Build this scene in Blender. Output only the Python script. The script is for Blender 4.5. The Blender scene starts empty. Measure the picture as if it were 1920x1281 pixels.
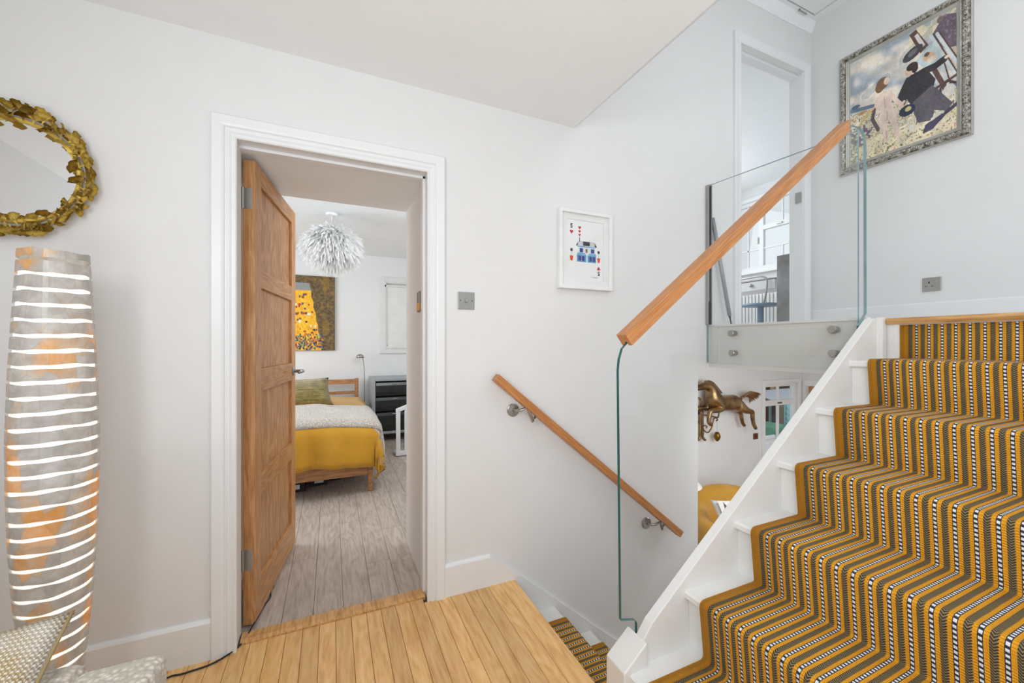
import bpy, bmesh, math, random
import numpy as np
from mathutils import Vector, Matrix
PI = math.pi
random.seed(7)
scn = bpy.context.scene
COL = scn.collection
# ---------------------------------------------------------------- camera
YAW = math.atan(338/753)
FPX = 753.0
EYE = 1.216
cd = bpy.data.cameras.new('camera'); cam = bpy.data.objects.new('camera', cd); COL.objects.link(cam)
cam.location = (0, 0, EYE); cam.rotation_euler = (PI/2, 0, -YAW)
cd.sensor_width = 36; cd.lens = FPX/1920*36; cd.shift_y = 4.5/1920; cd.clip_start = .02
scn.camera = cam
# ---------------------------------------------------------------- view + world + lights
scn.view_settings.view_transform = 'Standard'; scn.view_settings.look = 'None'
scn.view_settings.gamma = 1; scn.view_settings.use_curve_mapping = False
scn.view_settings.exposure = -0.48
w = bpy.data.worlds.new('sky'); scn.world = w; w.use_nodes = True
w.node_tree.nodes['Background'].inputs[0].default_value = (.90, .95, 1.0, 1)
w.node_tree.nodes['Background'].inputs[1].default_value = 1.15
def area(name, loc, target, sx, sy, power, col=(1, 1, 1)):
    l = bpy.data.lights.new(name, 'AREA'); l.shape = 'RECTANGLE'; l.size = sx; l.size_y = sy; l.energy = power; l.color = col
    o = bpy.data.objects.new(name, l); COL.objects.link(o); o.location = loc
    o.rotation_euler = (Vector(target)-Vector(loc)).to_track_quat('-Z', 'Y').to_euler()
    return o
area('rear_window_light', (0.2, -2.8, 1.5), (0.6, 1.9, 1.3), 1.8, 1.4, 4, (.93, .965, 1))
area('left_fill', (-.7, .1, 1.75), (2.4, 1.5, 1.1), .6, .6, 16, (.95, .98, 1))  # unseen fill added on the left to lift the fascia and passage wall
area('ceiling_fill', (-.3, -1.3, .4), (-.3, -1.1, 2.42), 1.5, 1.5, 54, (.88, .945, 1))  # added upward fill behind the camera, brightens the ceiling
area('stair_fill', (.2, -1.1, 1.5), (3.4, 1.0, 2.1), 1.2, 1.2, 20, (.93, .965, 1))  # invented fill aimed at the painting wall above the stairs
area('bedroom_window_light', (-2.45, 4.0, 1.5), (0, 4.3, .9), 1.8, 1.4, 72, (.93, .97, 1))
area('bedroom_fill', (.9, 2.9, 2.2), (0, 4.6, .9), .8, .8, 25, (.93, .97, 1))  # added fill out of view by the near wall; no lamp stands here
area('study_fill', (4.3, 4.7, 2.9), (4.5, 2.5, 2.5), 2.0, 1.4, 52, (.93, .97, 1))  # added fill by the windowless far wall, brightens the study
area('lower_fill', (3.3, 1.4, .95), (3.9, 3.2, -.3), 1.6, .8, 40, (.95, .975, 1))  # fill added under the lower room ceiling, away from any window
area('stairwell_fill', (2.3, 0.2, 3.55), (2.5, 1.0, 1.0), 1.4, 1.2, 16, (.96, .98, 1))  # overhead fill added below a closed ceiling; the stairwell has no skylight

# ---------------------------------------------------------------- helpers: unprojection used to lay things out
cY, sY = math.cos(YAW), math.sin(YAW)
def ray(x, y):
    u = (x-960)/FPX; v = (645-y)/FPX
    return (sY+cY*u, cY-sY*u, v)
def onY(x, y, Y): r = ray(x, y); t = Y/r[1]; return Vector((r[0]*t, Y, EYE+r[2]*t))
def onX(x, y, X): r = ray(x, y); t = X/r[0]; return Vector((X, r[1]*t, EYE+r[2]*t))
def onZ(x, y, Z): r = ray(x, y); t = (Z-EYE)/r[2]; return Vector((r[0]*t, r[1]*t, Z))
def S(r, g, b):
    f = lambda c: (c/255/12.92) if c/255 <= .04045 else ((c/255+.055)/1.055)**2.4
    return (f(r), f(g), f(b))
# ---------------------------------------------------------------- helpers: nodes
class NT:
    def __init__(s, name):
        s.m = bpy.data.materials.new(name); s.m.use_nodes = True; s.t = s.m.node_tree
        s.n = s.t.nodes; s.b = s.n['Principled BSDF']
    def new(s, kind, **kw):
        n = s.n.new(kind)
        for k, v in kw.items(): setattr(n, k, v)
        return n
    def put(s, sock, v):
        if hasattr(v, 'is_linked') or isinstance(v, bpy.types.NodeSocket): s.t.links.new(v, sock)
        elif isinstance(v, (tuple, list)) and sock.type == 'RGBA' and len(v) == 3: sock.default_value = (*v, 1)
        else: sock.default_value = v
    def math(s, op, a, b=0.0, c=0.0):
        n = s.new('ShaderNodeMath', operation=op)
        for i, v in enumerate((a, b, c)): s.put(n.inputs[i], v)
        return n.outputs[0]
    def mix(s, f, a, b):
        n = s.new('ShaderNodeMix', data_type='RGBA')
        s.put(n.inputs[0], f); s.put(n.inputs[6], a); s.put(n.inputs[7], b)
        return n.outputs[2]
    def ramp(s, f, stops):
        n = s.new('ShaderNodeValToRGB'); e = n.color_ramp.elements
        while len(e) < len(stops): e.new(.5)
        for i, (p, c) in enumerate(stops): e[i].position = p; e[i].color = (*c, 1)
        s.put(n.inputs[0], f); return n.outputs[0]
    def coord(s, out='Object'): return s.new('ShaderNodeTexCoord').outputs[out]
    def mapping(s, vec, scale=(1, 1, 1), loc=None):
        n = s.new('ShaderNodeMapping'); s.put(n.inputs[0], vec); n.inputs[3].default_value = scale
        if loc is not None: s.put(n.inputs[1], loc)
        return n.outputs[0]
    def noise(s, vec, scale=5, detail=3, rough=.5, dist=0):
        n = s.new('ShaderNodeTexNoise'); s.put(n.inputs['Vector'], vec)
        n.inputs['Scale'].default_value = scale; n.inputs['Detail'].default_value = detail
        n.inputs['Roughness'].default_value = rough; n.inputs['Distortion'].default_value = dist
        return n.outputs[0]
    def voro(s, vec, scale=5, feature='F1', out='Distance', rnd=1):
        n = s.new('ShaderNodeTexVoronoi', feature=feature); s.put(n.inputs['Vector'], vec)
        n.inputs['Scale'].default_value = scale; n.inputs['Randomness'].default_value = rnd
        return n.outputs[out]
    def rnd(s): return s.new('ShaderNodeObjectInfo').outputs['Random']
    def bump(s, h, strength=.2, dist=.002):
        n = s.new('ShaderNodeBump'); s.put(n.inputs['Height'], h)
        n.inputs['Strength'].default_value = strength; n.inputs['Distance'].default_value = dist
        s.t.links.new(n.outputs[0], s.b.inputs['Normal'])
    def set(s, col=None, rough=None, metal=None, **kw):
        if col is not None: s.put(s.b.inputs['Base Color'], col)
        if rough is not None: s.put(s.b.inputs['Roughness'], rough)
        if metal is not None: s.put(s.b.inputs['Metallic'], metal)
        for k, v in kw.items(): s.put(s.b.inputs[k.replace('_', ' ')], v)
        return s.m
def flat(name, rgb, rough=.5, metal=0, bump=0, bs=60, var=.03, **kw):
    t = NT(name); c = S(*rgb)
    nz = t.noise(t.coord(), bs*.12 if bs < 100 else 8, 3)
    dark = tuple(x*(1-var*2) for x in c); lite = tuple(min(1, x*(1+var)) for x in c)
    col = t.ramp(nz, [(.3, dark), (.7, lite)])
    if bump: t.bump(t.noise(t.coord(), bs, 3), bump, .002)
    return t.set(col, rough, metal, **kw)
def wood(name, lite, mid, dark, axis=2, stretch=14, scale=9, rough=.4, var=.25, rnd=True, cath=.5, tilt=0):
    t = NT(name)
    sc = [stretch]*3; sc[axis] = 1
    v = t.coord()
    if tilt:
        mp = t.new('ShaderNodeMapping'); t.put(mp.inputs[0], v); mp.inputs[2].default_value = (0, tilt, 0); v = mp.outputs[0]
    if rnd:
        r = t.rnd(); cmb = t.new('ShaderNodeCombineXYZ')
        for i, k in enumerate((7.3, 11.1, 5.7)): t.put(cmb.inputs[i], t.math('MULTIPLY', r, k))
        ad = t.new('ShaderNodeVectorMath', operation='ADD'); t.put(ad.inputs[0], v); t.put(ad.inputs[1], cmb.outputs[0]); v = ad.outputs[0]
    fine = t.noise(t.mapping(v, [k*scale/3 for k in sc]), 3.2, 4, .6)
    sc2 = [4.5]*3; sc2[axis] = .8
    big = t.noise(t.mapping(v, sc2), 2.2, 2, .5, .3)
    rings = t.math('FRACT', t.math('MULTIPLY', big, 9))
    rings = t.math('ABSOLUTE', t.math('SUBTRACT', rings, .5))
    f = t.math('ADD', t.math('MULTIPLY', fine, 1-cath*.6), t.math('MULTIPLY', rings, cath))
    col = t.ramp(f, [(.25, S(*dark)), (.5, S(*mid)), (.75, S(*lite))])
    if rnd:
        h = t.new('ShaderNodeHueSaturation'); t.put(h.inputs['Color'], col)
        t.put(h.inputs['Value'], t.math('ADD', t.math('MULTIPLY', t.rnd(), var), 1-var/2)); col = h.outputs[0]
    t.bump(fine, .12, .001)
    return t.set(col, rough)
def glass(name, tint, spec=.6):
    t = NT(name)
    tr = t.new('ShaderNodeBsdfTransparent'); tr.inputs[0].default_value = (*tint, 1)
    gl = t.new('ShaderNodeBsdfGlossy'); gl.inputs[1].default_value = .005
    fr = t.new('ShaderNodeLayerWeight'); fr.inputs[0].default_value = .5
    sch = t.math('ADD', .035, t.math('MULTIPLY', t.math('POWER', fr.outputs['Facing'], 5), .9))
    mx = t.new('ShaderNodeMixShader'); t.put(mx.inputs[0], t.math('MULTIPLY', sch, spec))
    t.t.links.new(tr.outputs[0], mx.inputs[1]); t.t.links.new(gl.outputs[0], mx.inputs[2])
    t.t.links.new(mx.outputs[0], t.n['Material Output'].inputs[0])
    return t.m
# ---------------------------------------------------------------- materials
WALL = flat('wall_paint', (230, 230, 230), .85, bump=.05, bs=90, var=.006)
CEIL = flat('ceiling_paint', (243, 245, 246), .9, bump=.04, bs=70, var=.006)
TRIM = flat('gloss_trim_paint', (236, 237, 238), .35, bump=.03, bs=40, var=.008)
STAIRW = flat('stair_white_paint', (232, 231, 228), .4, bump=.08, bs=30, var=.012)
STEEL = flat('brushed_steel', (172, 170, 166), .3, .8, bump=.05, bs=200)
DARKM = flat('dark_metal', (60, 60, 60), .4, .6)
BLACK = flat('black_rubber', (22, 22, 24), .5)
OAKV = wood('oak_vertical', (216, 168, 116), (196, 142, 90), (160, 108, 64), 2, 18, 9, .42, .10, cath=.35)
OAKH = wood('oak_horizontal', (214, 166, 112), (194, 140, 88), (158, 106, 62), 0, 18, 9, .42, .10, cath=.35)
OAKP = wood('oak_panel', (216, 170, 120), (192, 140, 92), (158, 108, 66), 2, 14, 9, .45, .08, cath=.5)
RAIL = wood('rail_oak', (214, 152, 94), (194, 130, 74), (160, 102, 54), 0, 22, 8, .38, .05, cath=.15, tilt=math.atan(.775))
RAILD = wood('rail_oak_down', (214, 152, 94), (192, 128, 72), (158, 100, 52), 0, 22, 8, .38, .05, cath=.15, tilt=-math.atan(.8207))
MAPLE = wood('maple_board', (242, 200, 142), (230, 182, 118), (206, 152, 92), 1, 9, 6, .33, .20, cath=.3)
NOSE = wood('oak_nosing', (226, 180, 122), (206, 158, 100), (168, 120, 70), 1, 14, 8, .35, .1, cath=.3)
GREYOAK = wood('grey_oak_plank', (206, 194, 184), (188, 174, 163), (160, 146, 135), 1, 9, 7, .5, .12, cath=.35)
BEDWOOD = wood('bed_wood', (198, 148, 100), (176, 124, 78), (140, 92, 54), 0, 12, 8, .4, .08)
GOLD = flat('antique_gold', (252, 200, 92), .45, .2, bump=.25, bs=70, var=.3)
GOLDD = flat('dark_gold', (150, 112, 48), .35, 1, var=.2)
MIRROR = flat('mirror_silver', (238, 238, 238), .01, 1, var=0)
BRONZE = flat('bronze', (156, 128, 92), .33, 1, bump=.2, bs=60, var=.3)
GLASS = glass('clear_glass', (.996, 1, .998))
PANE = glass('window_glass', (.97, .985, .99), .8)
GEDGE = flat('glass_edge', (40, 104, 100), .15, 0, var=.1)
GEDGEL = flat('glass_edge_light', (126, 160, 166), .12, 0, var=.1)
PAPER = flat('white_paper', (238, 238, 236), .7)
BLINDW = flat('white_enamel', (240, 240, 240), .3)
MUST = flat('mustard_fabric', (214, 162, 44), .8, bump=.3, bs=180, var=.12, Sheen_Weight=.4)
MUSTV = flat('mustard_velvet', (206, 150, 26), .7, bump=.15, bs=50, var=.05, Sheen_Weight=.25)
GREYF = flat('grey_metal_paint', (160, 166, 170), .4, .3)
GREENB = flat('green_black_lacquer', (34, 40, 38), .22, var=.1)
def boucle(name, rgb, scale, bump=1.0):
    t = NT(name); d = t.voro(t.coord(), scale)
    col = t.ramp(t.math('ADD', d, t.math('MULTIPLY', t.noise(t.coord(), 9, 2), .35)), [(.2, tuple(min(1, x*1.12) for x in S(*rgb))), (.75, tuple(x*.62 for x in S(*rgb)))])
    t.bump(d, bump, .006); return t.set(col, .95, Sheen_Weight=.3)
FLUFF = boucle('fleece', (228, 219, 208), 75, .9)
BOUCLE = boucle('boucle', (230, 219, 203), 90, .9)
# ---------------------------------------------------------------- helpers: meshes
class MB:
    def __init__(s): s.bm = bmesh.new(); s.mi = 0; s.mats = None
    def face(s, vs):
        try: f = s.bm.faces.new(vs); f.material_index = s.mi; return f
        except ValueError: return None
    def box(s, x0, x1, y0, y1, z0, z1):
        v = [s.bm.verts.new((x, y, z)) for x in (x0, x1) for y in (y0, y1) for z in (z0, z1)]
        for q in ((0, 1, 3, 2), (4, 6, 7, 5), (0, 4, 5, 1), (2, 3, 7, 6), (0, 2, 6, 4), (1, 5, 7, 3)): s.face([v[i] for i in q])
        return s
    def prism(s, pts, a, b, plane='XZ'):
        f = {'XZ': lambda p, k: (p[0], k, p[1]), 'XY': lambda p, k: (p[0], p[1], k), 'YZ': lambda p, k: (k, p[0], p[1])}[plane]
        A = [s.bm.verts.new(f(p, a)) for p in pts]; B = [s.bm.verts.new(f(p, b)) for p in pts]; n = len(pts)
        s.face(A); s.face(B[::-1])
        for i in range(n): s.face([A[i], B[i], B[(i+1) % n], A[(i+1) % n]])
        return s
    def loft(s, rings, caps=True, closed=True):
        R = [[s.bm.verts.new(p) for p in r] for r in rings]; n = len(R[0])
        for a, b in zip(R, R[1:]):
            for i in range(n if closed else n-1): s.face([a[i], a[(i+1) % n], b[(i+1) % n], b[i]])
        if caps and closed: s.face(R[0][::-1]); s.face(R[-1])
        return R
    def tube(s, pts, r, n=10, caps=True):
        pts = [Vector(p) for p in pts]; rs = r if isinstance(r, (list, tuple)) else [r]*len(pts)
        up = None; rings = []
        for i, p in enumerate(pts):
            d = (pts[min(i+1, len(pts)-1)]-pts[max(i-1, 0)]).normalized()
            if up is None: up = Vector((0, 0, 1)) if abs(d.z) < .9 else Vector((1, 0, 0))
            a = d.cross(up)
            if a.length < 1e-5: a = d.cross(Vector((0, 1, 0)))
            a.normalize(); b = a.cross(d); up = b
            rings.append([p+rs[i]*(math.cos(2*PI*k/n)*a+math.sin(2*PI*k/n)*b) for k in range(n)])
        s.loft(rings, caps); return s
    def lathe(s, prof, c, n=24, axis='Z', caps=True):
        f = {'Z': lambda r, h, a: (c[0]+r*math.cos(a), c[1]+r*math.sin(a), c[2]+h),
             'Y': lambda r, h, a: (c[0]+r*math.cos(a), c[1]+h, c[2]+r*math.sin(a)),
             'X': lambda r, h, a: (c[0]+h, c[1]+r*math.cos(a), c[2]+r*math.sin(a))}[axis]
        s.loft([[f(max(r, .0002), h, 2*PI*k/n) for k in range(n)] for r, h in prof], caps); return s
    def ell(s, c, rx, ry, rz, n=14, m=9):
        s.loft([[(c[0]+rx*math.sin(t)*math.cos(a), c[1]+ry*math.sin(t)*math.sin(a), c[2]-rz*math.cos(t)) for a in [2*PI*k/n for k in range(n)]] for t in [max(.02, min(PI-.02, PI*j/m)) for j in range(m+1)]]); return s
    def build(s, name, mat=None, parent=None, bevel=0, smooth=False, seg=2, sub=0):
        bmesh.ops.recalc_face_normals(s.bm, faces=s.bm.faces)
        me = bpy.data.meshes.new(name); s.bm.to_mesh(me); s.bm.free()
        for m in (mat if isinstance(mat, (list, tuple)) else [mat]): me.materials.append(m)
        if smooth: me.polygons.foreach_set('use_smooth', [True]*len(me.polygons))
        return link(name, me, parent, bevel, seg, sub)
def link(name, me, parent=None, bevel=0, seg=2, sub=0):
    o = bpy.data.objects.new(name, me); COL.objects.link(o)
    if parent is not None: adopt(o, parent)
    if bevel:
        b = o.modifiers.new('bevel', 'BEVEL'); b.width = bevel; b.segments = seg; b.limit_method = 'ANGLE'; b.angle_limit = .6
    if sub:
        b = o.modifiers.new('sub', 'SUBSURF'); b.levels = sub; b.render_levels = sub
    return o
WORLD = {}
def wmat(o):
    m = o.matrix_basis.copy()
    if o.parent: m = wmat(o.parent) @ o.matrix_parent_inverse @ m
    return m
def adopt(o, parent, keep=True):
    o.parent = parent
    o.matrix_parent_inverse = wmat(parent).inverted() if keep else Matrix.Identity(4)
def tag(o, label, cat, group=None, kind=None):
    o['label'] = label; o['category'] = cat
    if group: o['group'] = group
    if kind: o['kind'] = kind
    return o
def thing(name, label, cat, loc=(0, 0, 0), group=None, kind=None):
    o = bpy.data.objects.new(name, None); COL.objects.link(o); o.location = loc; o.empty_display_size = .05
    return tag(o, label, cat, group, kind)
def struct(o, label, cat): return tag(o, label, cat, kind='structure')
def B(name, mat, parent, *boxes, bevel=0, seg=2):
    m = MB()
    for b in boxes: m.box(*b)
    return m.build(name, mat, parent, bevel, seg=seg)
def casing(name, x0, x1, zt, z0, y, prof, mat, parent=None, sgn=-1):
    """moulded door casing: profile (outward distance, projection) swept with mitres round three sides"""
    m = MB(); rings = []
    for P in (lambda d: (x0-d, z0), lambda d: (x0-d, zt+d), lambda d: (x1+d, zt+d), lambda d: (x1+d, z0)):
        rings.append([(P(d)[0], y+sgn*h, P(d)[1]) for d, h in prof])
    m.loft(rings); return m.build(name, mat, parent)
def frame_ring(m, x0, x1, z0, z1, y0, y1, t):
    m.box(x0, x0+t, y0, y1, z0, z1); m.box(x1-t, x1, y0, y1, z0, z1)
    m.box(x0+t, x1-t, y0, y1, z0, z0+t); m.box(x0+t, x1-t, y0, y1, z1-t, z1)
# ---------------------------------------------------------------- flat prints as coloured vertex grids
class Print:
    def __init__(s, W, H, base):
        s.W, s.H = W, H; s.a = np.zeros((H, W, 3)); s.a[:] = base
        s.x, s.y = np.meshgrid(np.linspace(0, 1, W), np.linspace(0, 1, H))
        s.rng = np.random.RandomState(3)
    def put(s, mask, c, al=1.0):
        s.a[mask] = s.a[mask]*(1-al)+np.array(c, float)*al; return s
    def ell(s, cx, cy, rx, ry, c, rot=0, al=1.0):
        dx = s.x-cx; dy = s.y-cy; C, Q = math.cos(rot), math.sin(rot)
        return s.put(((dx*C+dy*Q)/rx)**2+((-dx*Q+dy*C)/ry)**2 <= 1, c, al)
    def poly(s, pts, c, al=1.0):
        m = np.zeros(s.x.shape, bool); n = len(pts)
        for i in range(n):
            x1, y1 = pts[i]; x2, y2 = pts[(i+1) % n]
            cnd = (y1 > s.y) != (y2 > s.y)
            with np.errstate(divide='ignore', invalid='ignore'):
                m ^= cnd & (s.x < (x2-x1)*(s.y-y1)/(y2-y1+1e-12)+x1)
        return s.put(m, c, al)
    def line(s, pts, w, c, al=1.0):
        for (x1, y1), (x2, y2) in zip(pts, pts[1:]):
            L2 = (x2-x1)**2+(y2-y1)**2+1e-9
            t = np.clip(((s.x-x1)*(x2-x1)+(s.y-y1)*(y2-y1))/L2, 0, 1)
            s.put((s.x-x1-t*(x2-x1))**2+(s.y-y1-t*(y2-y1))**2 < w*w, c, al)
        return s
    def smooth(s, k, n=1, sx=1, sy=1):
        h, w_ = s.rng.rand(k*sy, k*sx), None
        H, W = h.shape
        yi = s.y*(H-1); xi = s.x*(W-1); y0 = np.floor(yi).astype(int).clip(0, H-2); x0 = np.floor(xi).astype(int).clip(0, W-2)
        fy = yi-y0; fx = xi-x0; fy = fy*fy*(3-2*fy); fx = fx*fx*(3-2*fx)
        return (h[y0, x0]*(1-fy)*(1-fx)+h[y0+1, x0]*fy*(1-fx)+h[y0, x0+1]*(1-fy)*fx+h[y0+1, x0+1]*fy*fx)
    def build(s, name, origin, ux, uz, parent, mat):
        """origin = top left corner, ux = vector along the width, uz = vector down the height"""
        W, H = s.W, s.H; o, ux, uz = Vector(origin), Vector(ux), Vector(uz)
        co = np.zeros((H, W, 3)); co[:] = o
        co += s.x[..., None]*np.array(ux)+s.y[..., None]*np.array(uz)
        i = np.arange(W*H).reshape(H, W)
        f = np.stack([i[:-1, :-1], i[1:, :-1], i[1:, 1:], i[:-1, 1:]], -1).reshape(-1, 4)
        me = bpy.data.meshes.new(name); me.from_pydata(co.reshape(-1, 3).tolist(), [], f.tolist())
        at = me.color_attributes.new('print', 'FLOAT_COLOR', 'POINT')
        c = (s.a.clip(0, 255)/255.0); c = np.where(c <= .04045, c/12.92, ((c+.055)/1.055)**2.4)
        at.data.foreach_set('color', np.concatenate([c, np.ones((H, W, 1))], -1).reshape(-1))
        me.materials.append(mat); return link(name, me, parent)
def printmat(name, rough=.6, bump=0):
    t = NT(name); a = t.new('ShaderNodeAttribute'); a.attribute_name = 'print'
    if bump: t.bump(t.noise(t.coord(), 90, 3), bump, .002)
    return t.set(a.outputs['Color'], rough)
INK = printmat('print_ink', .55); OIL = printmat('oil_paint', .5, .3); CLOTHP = printmat('printed_cloth', .9, .2)

# ================================================================ THE SETTING
# ---- floors
LY = 1.925
fl = B('floor', BLACK, None, (-1.78, .855, -3, 1.93, -.12, -.0205)); struct(fl, 'honey maple strip floor of the landing in front of the oak door', 'floor')
fl.data.materials[0] = flat('sub_floor', (120, 84, 50), .9)
B('edge_board', MAPLE, fl, (.777, .862, -2.2, 1.885, -.022, 0), bevel=.0015)
B('floor_fascia', STAIRW, fl, (.80, .855, -2.2, 1.9, -.2, -.023))
PW = .0634
pl_mesh = {}
def plank(floor, meshes, W, L, x, y, z, mat, th=.02):
    key = round(L, 3)
    if key not in meshes:
        m = MB(); m.box(0, W-.0014, 0, L-.0012, -th, 0)
        o = m.build('plank', mat, floor, bevel=.0009, seg=1); meshes[key] = o
        r = o
    else:
        r = meshes[key].copy(); COL.objects.link(r)
    r.location = (x, y, z)
    return r
x = .777-PW; k = 0
while x > -1.78:
    door = -.40 < x < .44
    y = 1.925 if (-.34 < x+PW/2 < .41) else 1.893
    lens = [.42, .61, .86, 1.05, .74]
    first = [.86, .61, 1.05, .42, .74, 1.05][(k*5+k//3) % 6]
    while y > -1.2:
        L = first if first else random.choice(lens); first = None
        plank(fl, pl_mesh, PW, L, x, y-L, 0, MAPLE); y -= L
    x -= PW; k += 1
fb = B('floor', flat('sub_floor_bedroom', (110, 104, 98), .9), None, (-2.6, 1.5, 2.0, 5.8, -.12, -.0165)); struct(fb, 'grey oak plank floor of the bedroom seen through the doorway', 'floor')
gm = {}; x = -1.45; k = 0; GW = .125
while x < 1.3:
    y = 2.005 if (-.40 < x+GW/2 < .42) else 2.53
    first = [.55, .95, .75, 1.15, .35][k*3 % 5]
    while y < 5.65:
        L = first if first else random.choice([1.15, .95, 1.3]); first = None
        L = round(min(L, 5.7-y), 3)
        if L > .02: plank(fb, gm, GW, L, x, y, -.001, GREYOAK, .015)
        y += L
    x += GW; k += 1
ts = MB(); ts.prism([(1.925, -.01), (1.925, .006), (1.94, .013), (1.985, .013), (2.0, .004), (2.0, -.01)], -.338, .41, 'YZ')
struct(ts.build('trim_1', NOSE), 'oak threshold strip across the doorway between maple and grey floors', 'threshold')
LAND = 1.333
fu = B('floor', STAIRW, None, (2.325, 3.406, -1.0, 2.0, 1.08, LAND), (2.19, 6.0, 2.0, 5.0, 1.08, LAND)); struct(fu, 'upper landing floor slab at the head of the carpeted stairs', 'floor')
LOW = -1.4
fd = B('floor', wood('lower_floor_wood', (200, 160, 112), (180, 138, 92), (150, 110, 70), 0, 10, 6), None, (.8, 5.9, -.5, 3.4, LOW-.1, LOW)); struct(fd, 'lower level floor at the foot of the descending stairs', 'floor')
# ---- walls
def wallobj(name, label, *boxes, mat=None, cat='wall'): return struct(B(name, mat or WALL, None, *boxes), label, cat)
wallobj('wall_back', 'long white wall with the oak door, running along both stairs',
    (-1.78, -.38, 1.9, 2.0, -.02, 2.6), (-.38, .45, 1.9, 2.0, 2.06, 2.6), (.45, 1.228, 1.9, 2.0, LOW, 2.6),
    (1.228, 2.186, 1.9, 2.0, LOW, 3.8), (2.186, 2.56, 1.9, 2.0, 1.08, 3.8), (2.56, 3.34, 1.9, 2.0, 3.34, 3.8), (3.34, 3.5, 1.9, 2.0, 1.08, 3.8))
wallobj('wall_left', 'white side wall reflected in the round mirror', (-1.9, -1.78, -3, 2.0, -.12, 2.6))
wallobj('wall_rear', 'white wall behind the camera around the rear window', (-1.9, -.8, -3.1, -3, -.12, 2.6), (1.1, 1.3, -3.1, -3, -.12, 2.6), (-.8, 1.1, -3.1, -3, -.12, .8), (-.8, 1.1, -3.1, -3, 2.2, 2.6))
wallobj('wall_right', 'white wall at the head of the stairs carrying the silver framed painting', (3.406, 3.5, -1.0, 1.9, 1.08, 3.8))
wallobj('wall_passage_right', 'white passage wall on the right just inside the oak doorway', (.42, .52, 2.0, 2.52, -.02, 2.4))
wallobj('wall_passage_left', 'white passage wall hidden behind the open oak door', (-.52, -.42, 2.0, 2.52, -.02, 2.4))
wallobj('wall_bedroom_near', 'bedroom side of the wall beside the passage', (-2.6, -.52, 2.42, 2.52, -.02, 2.4), (.52, 1.6, 2.42, 2.52, -.02, 2.4))
wallobj('wall_bedroom_far', 'white far bedroom wall behind the bed and black drawers', (-2.6, 1.6, 5.7, 5.8, -.02, 2.4))
wallobj('wall_bedroom_right', 'white right wall of the bedroom', (1.5, 1.6, 2.52, 5.7, -.02, 2.4))
wallobj('wall_bedroom_left', 'white left wall of the bedroom around its window', (-2.7, -2.6, 2.42, 5.8, -.02, .7), (-2.7, -2.6, 2.42, 5.8, 2.1, 2.5), (-2.7, -2.6, 2.42, 3.0, .7, 2.1), (-2.7, -2.6, 5.0, 5.8, .7, 2.1))
wallobj('wall_study_window', 'white study wall around the bright upstairs window', (6.0, 6.1, 1.9, 5.0, LAND, 2.36), (6.0, 6.1, 1.9, 5.0, 3.44, 3.72), (6.0, 6.1, 1.9, 3.08, 2.36, 3.44), (6.0, 6.1, 4.52, 5.0, 2.36, 3.44))
wallobj('wall_study_near', 'study side wall beyond the upper doorway', (3.5, 6.1, 1.9, 2.0, LAND, 3.72))
wallobj('wall_study_left', 'study side wall left of the upper doorway', (2.09, 2.19, 2.0, 5.0, 1.08, 3.72))
wallobj('wall_study_far', 'far white wall of the study', (2.09, 6.1, 5.0, 5.1, 1.08, 3.72))
wallobj('wall_lower_back', 'white lower wall with the bronze horse and garden window',
    (3.45, 5.085, 3.4, 3.5, LOW, 1.08), (5.085, 5.79, 3.4, 3.5, .70, 1.08), (5.79, 5.9, 3.4, 3.5, LOW, 1.08), (5.085, 5.79, 3.4, 3.5, LOW, -.55), (2.19, 2.5, 3.4, 3.5, LOW, 1.08), (2.5, 3.45, 3.4, 3.5, .8, 1.08), (2.5, 3.45, 3.4, 3.5, LOW, -.6))
wallobj('wall_lower_left', 'lower side wall behind the end of the long white wall', (2.09, 2.19, 2.0, 3.5, LOW, 1.08))
wallobj('wall_lower_right', 'lower right wall with the oak entrance door', (5.9, 6.0, -.5, 2.5, LOW, 1.08), (5.9, 6.0, 2.5, 3.36, .66, 1.08), (5.9, 6.0, 3.36, 3.5, LOW, 1.08))
m = MB(); m.prism([(.90, LOW), (.90, .15), (2.28, 1.18), (2.40, 1.08), (2.40, LOW)], 1.005, 1.03)
struct(m.build('wall_spandrel', WALL), 'white panelled wall closing the side under the rising stairs', 'wall')
# ---- ceilings
m = MB(); m.prism([(-1.9, 2.42), (1.228, 2.42), (1.275, 2.455), (1.275, 2.6), (-1.9, 2.6)], -3, 1.9)
struct(m.build('ceiling', CEIL), 'cream white landing ceiling ending at the stairwell edge', 'ceiling')
struct(B('wall_bulkhead', WALL, None, (1.14, 1.24, -3, 1.9, 2.6, 3.8)), 'white stairwell face above the landing ceiling edge', 'wall')
m = MB(); m.box(1.228, 3.3-.66, -1, 1.9, 3.7, 3.8); m.box(2.64, 3.406, -1, 1.2, 3.7, 3.8); m.box(2.64, 3.406, 1.838, 1.9, 3.7, 3.8); m.box(3.335, 3.406, 1.2, 1.838, 3.7, 3.8)
struct(m.build('ceiling', CEIL), 'upper stairwell ceiling above the painting with the loft hatch', 'ceiling')
struct(B('ceiling', CEIL, None, (-2.7, 1.6, 2.52, 5.8, 2.4, 2.5)), 'white bedroom ceiling with the feather pendant', 'ceiling')
struct(B('ceiling', CEIL, None, (-.52, .52, 2.0, 2.52, 2.028, 2.4)), 'low shaded soffit just inside the oak doorway', 'ceiling')
struct(B('ceiling', CEIL, None, (2.09, 6.1, 2.0, 5.1, 3.65, 3.72)), 'white study ceiling seen through the upper doorway', 'ceiling')
m = MB(); m.prism([(1.9, 3.625), (1.894, 3.625), (1.892, 3.64), (1.887, 3.645), (1.878, 3.668), (1.866, 3.685), (1.862, 3.7), (1.9, 3.7)], 1.24, 3.406, 'YZ')
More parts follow.
